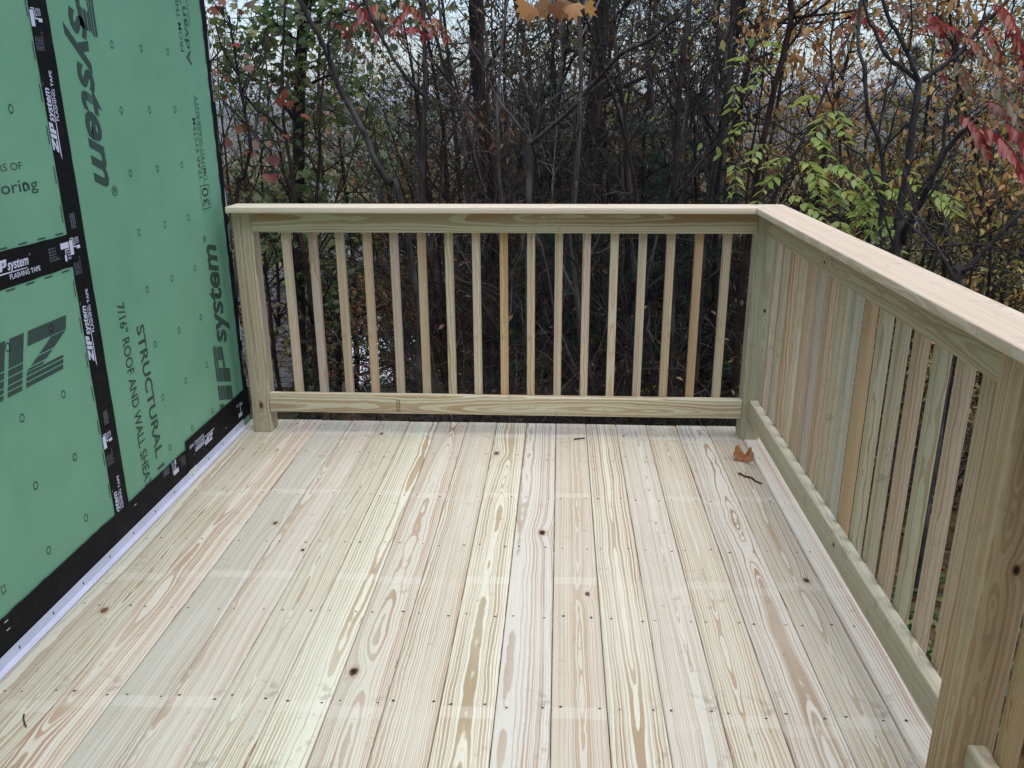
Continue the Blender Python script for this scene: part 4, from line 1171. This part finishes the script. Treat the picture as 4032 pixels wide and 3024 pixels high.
TR('maple_sapling', 'thin sapling against the house corner carrying a few crimson leaves', 'sapling', 'grey',
   [([(930, 830), (960, 700), (985, 560), (960, 420), (930, 250), (900, 60)], 3.0, 2.8, .018, .008), ([(970, 650), (1010, 500), (1030, 300), (1060, 120)], 3.0, 3.2, .012, .005), ([(955, 380), (1010, 250), (1060, 150), (1110, 130)], 2.9, 3.0, .009, .004), ([(940, 300), (880, 200), (850, 100)], 2.9, 2.8, .009, .004)],
   'red', (2, .095, 'maple', .07, .9, .085), 104, 5.0, (0.2, 0.6))
TR('sapling', 'dark sapling rising straight with peeling brown leaves clinging to it', 'sapling', 'brown',
   [([(1990, 1500), (1985, 1100), (1980, 800), (1974, 758), (1907, 512), (1902, 307), (1897, 5)], 4.0, 4.0, .026, .016)], 'rust', (3, .09, 'lance', .05, 1.2, .25), 105, 3.0)
TR('sumac_tree', 'many-limbed bare sumac spreading from a low fork before the great dark trunk', 'tree', 'grey',
   [([(2075, 1450), (2080, 1100), (2082, 800), (2084, 579), (2095, 561)], 3.2, 3.2, .030, .023),
    ([(2095, 566), (2159, 507), (2235, 446), (2312, 353), (2389, 272), (2435, 220), (2476, 195), (2558, 154), (2645, 87), (2717, 5)], 3.2, 2.6, .019, .011),
    ([(2095, 561), (2015, 461), (1954, 379), (1897, 256), (1851, 179), (1800, 77)], 3.2, 3.5, .014, .007), ([(2095, 561), (2118, 461), (2077, 379), (2046, 287), (2031, 205), (2051, 5)], 3.2, 3.3, .016, .009),
    ([(2280, 400), (2340, 350), (2400, 300), (2440, 220), (2500, 120), (2580, 5)], 3.0, 3.2, .012, .007), ([(2118, 440), (2200, 370), (2260, 330), (2330, 260)], 3.2, 3.4, .009, .004), ([(2430, 222), (2415, 120), (2400, 5)], 2.9, 2.8, .009, .006)],
   'rust', (1, .08, 'oval', .05, .8, .03), 106, 2.4)
TR('oak_tree', 'broad furrowed dark trunk rising behind the middle balusters', 'tree', 'dark',
   [([(2300, 1600), (2310, 1200), (2322, 800), (2333, 563), (2343, 359), (2364, 128), (2370, 10)], 9, 9, .145, .11), ([(2345, 400), (2480, 330), (2600, 280), (2720, 250)], 9, 8.4, .04, .01), ([(2335, 560), (2430, 500), (2540, 430), (2640, 330)], 9, 9.6, .045, .012), ([(2350, 260), (2240, 180), (2150, 60)], 9, 8.6, .035, .01)],
   'olive', (2, .11, 'maple', .1, .6, .35), 107, 5.0, (.4, 1.3))
TR('oak_tree', 'broad furrowed dark trunk beside the orange-brown baluster', 'tree', 'dark',
   [([(1945, 1640), (1935, 1200), (1930, 900), (1915, 600), (1880, 300), (1870, 10)], 7.5, 7.5, .105, .08), ([(1905, 480), (1800, 380), (1720, 260), (1640, 200)], 7.5, 7.2, .03, .008), ([(1880, 330), (1960, 200), (2030, 60)], 7.5, 7.9, .03, .01)],
   'rust', (2, .10, 'oval', .1, .8, .25), 108, 5.0, (.3, 1.1))
TR('sapling', 'straight speckled grey sapling before the yellow-green leaves', 'sapling', 'grey',
   [([(2640, 1500), (2650, 1000), (2655, 800), (2666, 512), (2671, 410), (2691, 205), (2717, 5)], 4.0, 4.0, .030, .021), ([(2668, 450), (2610, 360), (2560, 260)], 4.0, 3.7, .012, .006)], 'lime', (1, .08, 'oval', .05, .8, .10), 109, 2.4)
TR('sapling', 'grey sapling swaying gently upward beside the pine', 'sapling', 'grey',
   [([(2740, 1500), (2770, 1000), (2794, 800), (2830, 589), (2866, 359), (2881, 102), (2885, 5)], 3.6, 3.6, .026, .017), ([(2661, 830), (2748, 651), (2900, 512), (3010, 420), (3120, 330)], 3.8, 3.4, .014, .006), ([(2671, 640), (2722, 487), (2773, 359), (2819, 246), (2900, 60)], 3.7, 3.9, .017, .008)], 'lime', (2, .08, 'oval', .06, .8, .10), 110, 2.4,
   fr=[((2905, 320), (2885, 400), 3.3, 6, .085, .3), ((2925, 240), (2890, 200), 3.5, 6, .08, .2), ((2890, 640), (2900, 730), 3.3, 6, .085, .4)])
TR('sapling', 'knobbly dark stem slanting up just past the corner of the railing', 'sapling', 'brown',
   [([(2930, 1100), (2967, 802), (2995, 613), (3040, 390), (3090, 195), (3118, 56), (3112, 5)], 2.6, 2.6, .026, .019), ([(3112, 70), (3200, 60), (3300, 50), (3402, 40)], 2.6, 2.4, .012, .006), ([(3100, 130), (3170, 60), (3260, 5)], 2.6, 2.5, .012, .008), ([(2800, 560), (2900, 440), (3010, 280), (3090, 130)], 3.0, 2.7, .010, .006)], 'gold', (2, .07, 'oval', .06, .8, .16), 111, 2.6)
S_RED = [((3770, 440), (3900, 540), 1.2, 8, .10, .1), ((3850, 480), (4040, 610), 1.1, 9, .115, .15), ((3920, 540), (4060, 640), 1.3, 9, .11, .05), ((3960, 480), (4070, 560), 1.2, 9, .11, .22), ((3705, 280), (3735, 330), 1.5, 5, .06, .12),
  ((3850, 90), (3960, 180), 1.8, 9, .10, .28), ((3600, 120), (3760, 60), 1.9, 9, .10, .1), ((3780, 140), (3900, 180), 1.8, 8, .09, .3), ((3850, 210), (3960, 260), 1.7, 8, .10, .38), ((3650, 50), (3740, 110), 1.9, 7, .09, .06), ((3900, 20), (4030, 60), 1.8, 9, .11, .2), ((3960, 100), (4050, 190), 1.8, 9, .11, .12),
  ((3880, 400), (4010, 430), 1.4, 8, .10, .84), ((3400, 20), (3330, 110), 2.2, 8, .09, .3), ((3380, 60), (3480, 100), 2.2, 8, .09, .08),
  ((3760, 230), (3830, 320), 1.5, 8, .09, .60), ((3890, 335), (4050, 430), 1.3, 10, .10, .62), ((3500, 20), (3610, 5), 1.8, 7, .09, .61), ((3930, 310), (4040, 340), 1.4, 7, .08, .63), ((3700, 100), (3830, 120), 1.9, 8, .09, .64)]
TR('sumac_tree', 'red-fronded sumac forking in three close beyond the side railing', 'tree', 'grey',
   [([(3530, 1010), (3535, 900), (3552, 780), (3580, 613), (3597, 474), (3619, 323)], 1.6, 1.7, .027, .021), ([(3619, 323), (3703, 267), (3775, 212), (3831, 145), (3900, 60), (3960, 10)], 1.7, 1.8, .017, .009),
    ([(3619, 325), (3552, 267), (3485, 212), (3441, 111), (3402, 5)], 1.7, 1.9, .013, .009), ([(3619, 323), (3580, 223), (3524, 111), (3480, 11)], 1.7, 1.7, .014, .010),
    ([(3560, 960), (3569, 891), (3636, 780), (3691, 657), (3747, 563), (3797, 512), (3850, 480)], 1.6, 1.2, .022, .012), ([(3669, 690), (3714, 585), (3719, 474), (3747, 401), (3792, 334)], 1.4, 1.4, .013, .007), ([(3747, 410), (3700, 340), (3708, 300)], 1.4, 1.5, .006, .004), ([(3500, 960), (3468, 900), (3480, 724), (3468, 585), (3418, 434), (3402, 279), (3379, 167), (3390, 5)], 1.8, 2.1, .017, .009),
    ([(3520, 960), (3496, 900), (3441, 724), (3402, 624), (3318, 563)], 1.6, 1.5, .011, .006), ([(3470, 590), (3560, 500), (3640, 420), (3700, 330)], 1.9, 1.7, .009, .004)],
   'sumac', None, 112, 1.5, (.2, .7), S_RED)
TR('sapling', 'low forked grey stem spreading wide behind the cap of the side railing', 'sapling', 'grey',
   [([(3766, 1180), (3766, 1100)], .9, .9, .022, .019), ([(3766, 1105), (3823, 1039), (3897, 969), (3962, 899), (4060, 800)], .9, .8, .016, .011), ([(3762, 1100), (3718, 1019), (3684, 964), (3639, 889), (3599, 810), (3570, 720)], .9, 1.1, .011, .006), ([(3690, 970), (3760, 965), (3823, 959), (3897, 969), (4060, 1004)], 1.0, .7, .007, .004), ([(3700, 990), (3640, 940), (3560, 860), (3520, 780)], 1.0, 1.2, .009, .005)],
   'gold', (1, .06, 'oval', .05, .8, .12), 113, 2.5, (.2, .6))
TR('ash_sapling', 'sapling with bright yellow-green feathered leaves behind the railing corner', 'sapling', 'brown',
   [([(3330, 1000), (3340, 850), (3360, 700), (3330, 560), (3280, 430), (3250, 330)], 2.2, 2.4, .014, .006), ([(3345, 780), (3240, 700), (3120, 640), (3020, 600)], 2.2, 2.5, .008, .004), ([(3355, 740), (3440, 690), (3520, 700)], 2.2, 2.0, .008, .004), ([(3335, 880), (3250, 820), (3200, 790)], 2.2, 2.0, .008, .004)],
   'lime', None, 114, 2.0, (.2, .5),
   [((3250 + int(150*math.sin(k*2.4)) + 60*(k % 3), 640+int(26*(k % 10))), (3310+int(150*math.sin(k*2.4))+60*(k % 3)+int(60*math.cos(k*1.7)), 672+int(26*(k % 10))), 1.9+0.08*(k % 7), 6, .082, (k*.37) % 1) for k in range(20)] +
   [((3020, 570), (2950, 600), 2.5, 6, .08, .3), ((3110, 620), (3020, 630), 2.4, 6, .08, .5), ((3160, 640), (3230, 660), 2.4, 6, .08, .2), ((3270, 440), (3210, 490), 2.4, 7, .085, .8), ((3280, 430), (3340, 490), 2.4, 7, .085, .1), ((3230, 380), (3140, 380), 2.5, 7, .08, .75), ((3200, 540), (3270, 570), 2.3, 6, .08, .4), ((3080, 690), (2990, 710), 2.4, 6, .08, .2), ((3650, 740), (3740, 790), 2.0, 6, .08, .2), ((3720, 760), (3770, 800), 2.0, 6, .08, .5), ((3060, 250), (2960, 280), 2.8, 6, .08, .1), ((3010, 180), (3080, 150), 2.8, 6, .08, .3), ((2960, 480), (2880, 500), 2.8, 6, .08, .3)])
TR('birch_sapling', 'sapling hung with orange and yellow leaves against the sky beyond the railing corner', 'sapling', 'grey',
   [([(3300, 900), (3310, 600), (3290, 400), (3270, 200), (3290, 5)], 3.4, 3.4, .014, .008), ([(3290, 420), (3200, 300), (3110, 200), (3050, 120)], 3.4, 3.6, .008, .003), ([(3280, 330), (3380, 220), (3450, 120)], 3.4, 3.2, .008, .003), ([(3275, 220), (3190, 110), (3140, 20)], 3.4, 3.5, .007, .003), ([(3280, 120), (3370, 50), (3430, 5)], 3.4, 3.2, .007, .004), ([(3300, 500), (3410, 400), (3520, 330)], 3.4, 3.3, .007, .003)],
   'orange', (3, .085, 'oval', .09, .9, .55), 116, 4.0, (.2, .55))
TR('birch_sapling', 'low sapling with round yellow leaves behind the cap of the side railing', 'sapling', 'brown',
   [([(3830, 1050), (3850, 900), (3870, 760), (3850, 640), (3870, 520)], 1.9, 2.1, .012, .005), ([(3855, 860), (3940, 780), (4030, 740)], 1.9, 1.8, .007, .003), ([(3865, 780), (3790, 690), (3740, 620)], 1.9, 2.1, .007, .003), ([(3850, 940), (3960, 890), (4060, 880)], 1.9, 1.7, .007, .003), ([(3860, 700), (3950, 620), (4040, 590)], 2.0, 2.1, .006, .003), ([(3845, 900), (3760, 840), (3700, 800)], 1.9, 2.0, .006, .003)],
   'gold', (2, .065, 'oval', .07, .9, .6), 117, 4.0, (.15, .45))
TR('birch_sapling', 'leaning sapling thick with rust-orange leaves behind the red sumac fronds', 'sapling', 'brown',
   [([(3900, 1000), (3860, 700), (3800, 450), (3760, 250), (3740, 5)], 3.6, 3.4, .016, .008), ([(3790, 400), (3880, 280), (3960, 200), (4040, 160)], 3.5, 3.5, .008, .003), ([(3765, 280), (3680, 180), (3620, 80)], 3.5, 3.6, .008, .003), ([(3750, 180), (3850, 90), (3930, 10)], 3.5, 3.4, .007, .003), ([(3810, 480), (3910, 400), (4010, 360)], 3.5, 3.3, .007, .003), ([(3745, 120), (3680, 50), (3640, 5)], 3.5, 3.4, .006, .003), ([(3840, 600), (3760, 520), (3680, 470)], 3.5, 3.7, .006, .003)],
   'orange', (3, .085, 'oval', .09, .9, .62), 118, 4.5, (.2, .6))
TR('birch_sapling', 'slim sapling with scattered amber leaves close behind the straight speckled one', 'sapling', 'brown',
   [([(2930, 900), (2960, 600), (3000, 350), (3010, 150), (3000, 5)], 4.6, 4.6, .014, .007), ([(2990, 380), (2900, 240), (2850, 120)], 4.6, 4.4, .007, .003), ([(3005, 260), (3090, 150), (3130, 40)], 4.6, 4.5, .007, .003), ([(3008, 130), (2940, 50), (2910, 5)], 4.6, 4.6, .006, .003)],
   'orange', (2, .085, 'oval', .09, .9, .35), 119, 3.5, (.2, .6))
# big hanging leaves at the end of a branch over the railing
TR('oak_sapling', 'thin oak branch hung with large orange-tan lobed leaves', 'sapling', 'brown',
   [([(2500, 1500), (2520, 900), (2450, 500), (2370, 250), (2300, 60), (2200, -60)], 3.1, 2.3, .016, .005)], 'tan', None, 115, 1.2)
def big_leaves():
    o = [q for q in bpy.data.objects if q.name.startswith('oak_sapling')][0]
    Lv = Leaves(); T = Tubes(); rng = np.random.default_rng(3)
    hub = np.array(at_y(2150, -30, 2.35))
    for (px, py, w, a) in ((2075, 25, 100, -.3), (2090, 45, 90, -.1), (2130, 20, 95, .2), (2150, 40, 90, -.3), (2180, 30, 95, .3), (2232, 20, 115, -.2), (2255, 35, 100, .15), (2310, 30, 85, .5), (2215, 60, 50, .0)):
        p = np.array(at_y(px, py-20, 2.3+rng.uniform(-.1, .1)))
        f = np.array([math.sin(a)*1.5, rng.uniform(-.5, .3), -1.0]); nrm = unit(np.array([rng.normal(0, .8), -1, rng.normal(0, .5)]))
        Lv.add('maple', p, f, nrm, w/3306*6.1*0.80, rng.random())
        T.add(smooth_path([hub, (hub+p)/2+np.array([0, 0, .04]), p], 5), np.full(5, .002), 3)
    me = Lv.build('hanging_leaves', LM['tan'])
    a = link('crown', me, None, o); a.matrix_parent_inverse = o.matrix_world.inverted()
    tm = T.build('stalks'); tm.materials.append(BARK['brown']); b = link('leaf_stalks', tm, None, o); b.matrix_parent_inverse = o.matrix_world.inverted()
    tag(b, kind='stuff')
big_leaves()

# ---- ground cover near the deck: fallen leaves and low green plants
def litter():
    Lv = Leaves(); rng = np.random.default_rng(9)
    for k in range(5200):
        Y = rng.uniform(-2.5, 9) if k < 3600 else rng.uniform(0, 16)
        x = rng.uniform(1.15, 6.5) if k < 2200 else rng.uniform(-9, 9)
        if x < 1.15 and Y < 0.25: continue
        z = float(ground_z(x, Y))
        Lv.add('maple' if rng.random() < .5 else 'oval', np.array([x, Y, z+0.012+rng.uniform(0, .02)]), np.append(rng.normal(0, 1, 2), rng.normal(0, .2)), unit(np.array([rng.normal(0, .3), rng.normal(0, .3), 1])), rng.uniform(.05, .11), rng.random())
    o = link('fallen_leaves', Lv.build('fallen_leaves', LM['rust'])); tag(o, 'brown fallen leaves littering the ground below the deck', 'leaves', kind='stuff')
    Lv = Leaves()
    for k in range(900):
        x = rng.uniform(1.3, 4.0); Y = rng.uniform(-2.5, 2.2)
        if rng.random() > math.exp(-((x-2.2)**2+(Y-.1)**2)/1.2)+.12: continue
        z = float(ground_z(x, Y))
        for q in range(5):
            a = rng.uniform(0, 6.28)
            Lv.add('oval', np.array([x, Y, z+rng.uniform(.01, .10)]), np.array([math.cos(a), math.sin(a), rng.uniform(-.2, .7)]), unit(np.array([0, 0, 1])+rng.normal(0, .3, 3)), rng.uniform(.05, .10), rng.random())
    o = link('ground_plants', Lv.build('ground_plants', LM['green'])); tag(o, 'low green weeds on the ground beside the deck', 'plants', kind='stuff')
litter()

# ================================================================== NEIGHBOURS BELOW THE SLOPE
SIDING = flat_mat('white_siding', (0.72, 0.73, 0.74), 0.6, 0.3, 0.05, 2)
ROOFW = flat_mat('white_metal_roof', (0.78, 0.79, 0.82), 0.4, 0.4, 0.04, 1)
SHING = flat_mat('grey_shingles', (0.17, 0.165, 0.175), 0.9, 0.2, 0.35, 9)
SHINGB = flat_mat('brown_shingles', (0.10, 0.075, 0.06), 0.9, 0.2, 0.3, 5)
GLASS = flat_mat('window_glass', (0.03, 0.035, 0.045), 0.1, 0.6)
BRICKC = flat_mat('tan_siding', (0.42, 0.36, 0.28), 0.7, 0.2, 0.06, 3)
def prism(x0, x1, y0, y1, z0, z1, h, axis='x'):
    """gable roof solid"""
    o = 0.25
    if axis == 'x':
        ym = (y0+y1)/2
        V = [(x0-o, y0-o, z1), (x1+o, y0-o, z1), (x1+o, y1+o, z1), (x0-o, y1+o, z1), (x0-o, ym, z1+h), (x1+o, ym, z1+h)]
        F = [(0, 1, 5, 4), (2, 3, 4, 5), (0, 4, 3), (1, 2, 5), (3, 2, 1, 0)]
    else:
        xm = (x0+x1)/2
        V = [(x0-o, y0-o, z1), (x1+o, y0-o, z1), (x1+o, y1+o, z1), (x0-o, y1+o, z1), (xm, y0-o, z1+h), (xm, y1+o, z1+h)]
        F = [(0, 4, 5, 3), (1, 2, 5, 4), (0, 1, 4), (2, 3, 5), (3, 2, 1, 0)]
    return mesh_from('roof', V, F)
def building(name, label, x, y, w, d, h, rh, wall, roof, axis='x', z=None, wins=3, group=None):
    z = float(ground_z(x, y))-0.4 if z is None else z
    o = tag(empty(name, (x, y, z)), label, 'building', group)
    bpy.context.view_layer.update(); inv = o.matrix_world.inverted()
    def ch(n, me, m_, par=o):
        q = link(n, me, m_, par); q.matrix_parent_inverse = par.matrix_world.inverted(); return q
    ch('wall', box_mesh('wall', x-w/2, x+w/2, y-d/2, y+d/2, z, z+h), wall)
    ch('roof', prism(x-w/2, x+w/2, y-d/2, y+d/2, z, z+h+.003, rh, axis), roof)
    for k in range(wins):
        xx = x-w/2+w*(k+.5)/wins
        wn = ch('window', box_mesh('window', xx-.5, xx+.5, y-d/2-.05, y-d/2+.02, z+h*.35, z+h*.35+1.3), SIDING)
        bpy.context.view_layer.update()
        ch('pane', box_mesh('pane', xx-.42, xx+.42, y-d/2-.065, y-d/2-.04, z+h*.35+.08, z+h*.35+1.22), GLASS, wn)
    return o
# grey shingled roof seen past the left post
def shingled():
    x0, x1, y0 = -13.0, -6.55, 15.0
    z0 = -4.9
    o = tag(empty('house', ((x0+x1)/2, 18, -7.0)), 'neighbouring house whose grey shingled roof shows through the first balusters', 'house')
    bpy.context.view_layer.update(); inv = o.matrix_world.inverted()
    a = link('wall', box_mesh('wall', x0+.3, x1-.3, y0+.3, 21.7, -8.2, z0+.15), BRICKC, o); a.matrix_parent_inverse = inv
    rf = link('roof', prism(x0, x1, y0, 22, z0, z0, 2.2), SHINGB, o); rf.matrix_parent_inverse = inv
    bpy.context.view_layer.update(); ri = rf.matrix_world.inverted()
    n = 26; s0 = Vector((0, y0-.25, z0)); s1 = Vector((0, 18.5, z0+2.2)); nv = Vector((0, -(s1-s0).z, (s1-s0).y)).normalized()
    rr = random.Random(4)
    for k in range(n):
        a0 = s0.lerp(s1, k/n); a1 = s0.lerp(s1, (k+1.02)/n)
        V = []; F = []
        lo = a0+nv*.030; hi = a1+nv*.008
        V = [(x0-.26, lo.y, lo.z), (x1+.26, lo.y, lo.z), (x1+.26, hi.y, hi.z), (x0-.26, hi.y, hi.z), (x0-.26, a0.y, a0.z), (x1+.26, a0.y, a0.z)]
        F = [(0, 1, 2, 3), (4, 5, 1, 0)]
        q = link('shingle_course', mesh_from('shingle_course', V, F), SHING, rf); q.matrix_parent_inverse = ri
shingled()
def shed():
    x0, x1, y0, y1 = -10.6, -5.6, 24.2, 27.6
    o = tag(empty('shed', ((x0+x1)/2, 26, -9.0)), 'low white outbuilding down the slope, its white roof bright between the trunks', 'shed')
    bpy.context.view_layer.update(); inv = o.matrix_world.inverted()
    a = link('wall', box_mesh('wall', x0, x1, y0, y1, -9.6, -7.9), SIDING, o); a.matrix_parent_inverse = inv
    V = [(x0-.2, y0-.2, -7.86), (x1+.2, y0-.2, -7.86), (x1+.2, y1+.2, -7.15), (x0-.2, y1+.2, -7.15)]
    V += [(p[0], p[1], p[2]-.08) for p in V]
    b = link('roof', mesh_from('roof', V, [(0, 1, 2, 3), (7, 6, 5, 4), (0, 4, 5, 1), (1, 5, 6, 2), (2, 6, 7, 3), (3, 7, 4, 0)]), ROOFW, o); b.matrix_parent_inverse = inv
    c = link('door', box_mesh('door', -7.2, -6.3, y0-.04, y0+.01, -9.55, -8.05), GLASS, o); c.matrix_parent_inverse = inv
    # kerb below it
    k = link('kerb', box_mesh('kerb', -11, -4.5, 22.6, 22.85, -8.6, -8.02), flat_mat('kerb_white', (.6, .6, .6), .8, .2, .1, 2)); tag(k, 'thin pale kerb in the grass below the white outbuilding', 'kerb')
shed()
# the town in the valley, glimpsed through the leaves
rt_ = random.Random(21)
town = [(-0.30, 300), (-0.27, 330), (-0.245, 300), (-0.225, 360), (-0.20, 320), (-0.175, 350), (-0.15, 310), (-0.33, 360), (0.36, 300), (0.39, 340), (0.42, 310), (0.33, 350), (-0.29, 420), (-0.21, 440), (-0.18, 480), (-0.31, 215), (-0.255, 225), (-0.215, 205), (-0.185, 235), (-0.16, 215), (-0.28, 190), (-0.235, 180)]
for k, (tx, yy) in enumerate(town):
    wall = (SIDING, BRICKC, SIDING)[k % 3]; roof = (SHING, SHINGB)[k % 2]
    building('town_house', 'small pale house among the trees on the valley floor', tx*yy, yy, rt_.uniform(11, 17), rt_.uniform(9, 12), rt_.uniform(5, 7), rt_.uniform(3, 4.5), wall, roof, rt_.choice('xy'), group='houses in the valley')
kfar = [Kind('valley_tree', *proto_leafy(s, 9, .18, .12, 22, .55, 'oval', 2, .8), 'brown', lf) for s, lf in ((61, 'orange'), (62, 'gold'), (63, 'olive'))]
for k in range(60):
    yy = rt_.uniform(110, 480); tx = rt_.choice((rt_.uniform(-.38, -.1), rt_.uniform(.28, .46)))
    kfar[k % 3].put(tx*yy, yy, rt_.uniform(0, 6.28), rt_.uniform(.9, 1.5), ('orange', 'yellow', 'olive')[k % 3]+' autumn tree standing between the valley houses', 'tree', ('orange', 'yellow', 'olive')[k % 3]+' trees in the valley')

# ================================================================== ON THE DECK
def fallen_leaf():
    c = at_z(2927, 1812); rng = random.Random(2)
    out = [(-.004, -.040), (.022, -.034), (.042, -.014), (.046, .008), (.038, .024), (.040, .040), (.030, .038), (.018, .018), (.006, .004), (-.006, .022), (-.014, .050), (-.026, .046), (-.034, .036), (-.036, .018), (-.046, .002), (-.042, -.020), (-.024, -.030)]
    bm = bmesh.new(); cen = bm.verts.new((0, -.008, .012)); vs_ = []; mid = []
    for (x, y) in out:
        d = math.hypot(x, y)
        vs_.append(bm.verts.new((x, y, .004+.016*abs(math.sin(x*60+1))*d/.05)))
        mid.append(bm.verts.new((x*.55, -.008+(y+.008)*.55, .010+rng.uniform(-.002, .003))))
    n = len(out)
    for k in range(n):
        j = (k+1) % n
        bm.faces.new((vs_[k], vs_[j], mid[j], mid[k])); bm.faces.new((mid[k], mid[j], cen))
    bmesh.ops.recalc_face_normals(bm, faces=bm.faces)
    me = bpy.data.meshes.new('leaf_blade'); bm.to_mesh(me); bm.free()
    g = NG('dry_leaf'); tc = g.n('ShaderNodeTexCoord'); n1, _ = g.noise(tc.outputs['Object'], 60, 4, .6)
    g.base(g.ramp(n1, [(.3, (.16, .055, .022)), (.5, (.30, .12, .045)), (.7, (.38, .19, .09))]), .7, .25)
    o = tag(empty('fallen_leaf', (c.x, c.y, .002)), 'curled brown dry maple leaf lying on the boards near the corner post', 'leaf')
    link('leaf_blade', me, g.m, o, (0, 0.012, 0.012), (R(38), 0, 0))
    T = Tubes(); T.add(smooth_path([(0.0, -.036, .006), (.010, -.060, .009), (.026, -.080, .005), (.028, -.10, .003)], 9), np.linspace(.0014, .0010, 9), 5)
    tm = T.build('leaf_stalk'); tm.materials.append(flat_mat('leaf_stalk', (.12, .05, .025), .7)); link('leaf_stalk', tm, None, o)
fallen_leaf()
BK = flat_mat('dead_bark', (.085, .055, .045), .9, .1, .3, 120)
def stick(label, pts, r):
    P = [np.array(at_z(*p)) for p in pts]; c = P[0].copy()
    rng = np.random.default_rng(len(pts))
    Q = smooth_path([p-c+np.array([0, 0, r*0.9+0.001]) for p in P], 5*len(P)); rr = np.linspace(r, r*.7, len(Q))*rng.uniform(.7, 1.3, len(Q))
    T = Tubes(); T.add(Q, rr, 6); me = T.build('stick'); me.materials.append(BK)
    o = link('stick', me); o.location = c; tag(o, label, 'stick')
stick('flaky bark-brown stick lying just below the dry leaf', [(2910, 1868), (2935, 1880), (2957, 1885), (2975, 1898), (2998, 1908)], .0045)
stick('short crooked twig lying on the boards beside the house flashing', [(95, 2818), (93, 2830), (97, 2850), (104, 2866)], .0022)
stick('small dark splinter lying on the orange-tinted board', [(2262, 1733), (2280, 1730), (2302, 1728)], .004)

# ================================================================== AIR
hz = link('haze', box_mesh('haze', -5200, 5200, -40, 4600, -75, 95))
tag(hz, 'thin pale autumn haze filling the valley', 'haze', kind='stuff')
hm = bpy.data.materials.new('haze'); hm.use_nodes = True
ht = hm.node_tree; ht.nodes.clear()
ho = ht.nodes.new('ShaderNodeOutputMaterial'); hv = ht.nodes.new('ShaderNodeVolumePrincipled')
hv.inputs['Color'].default_value = (0.78, 0.86, 1.0, 1); hv.inputs['Density'].default_value = 0.00028
hv.inputs['Anisotropy'].default_value = 0.2
ht.links.new(hv.outputs[0], ho.inputs['Volume'])
hz.data.materials.append(hm)
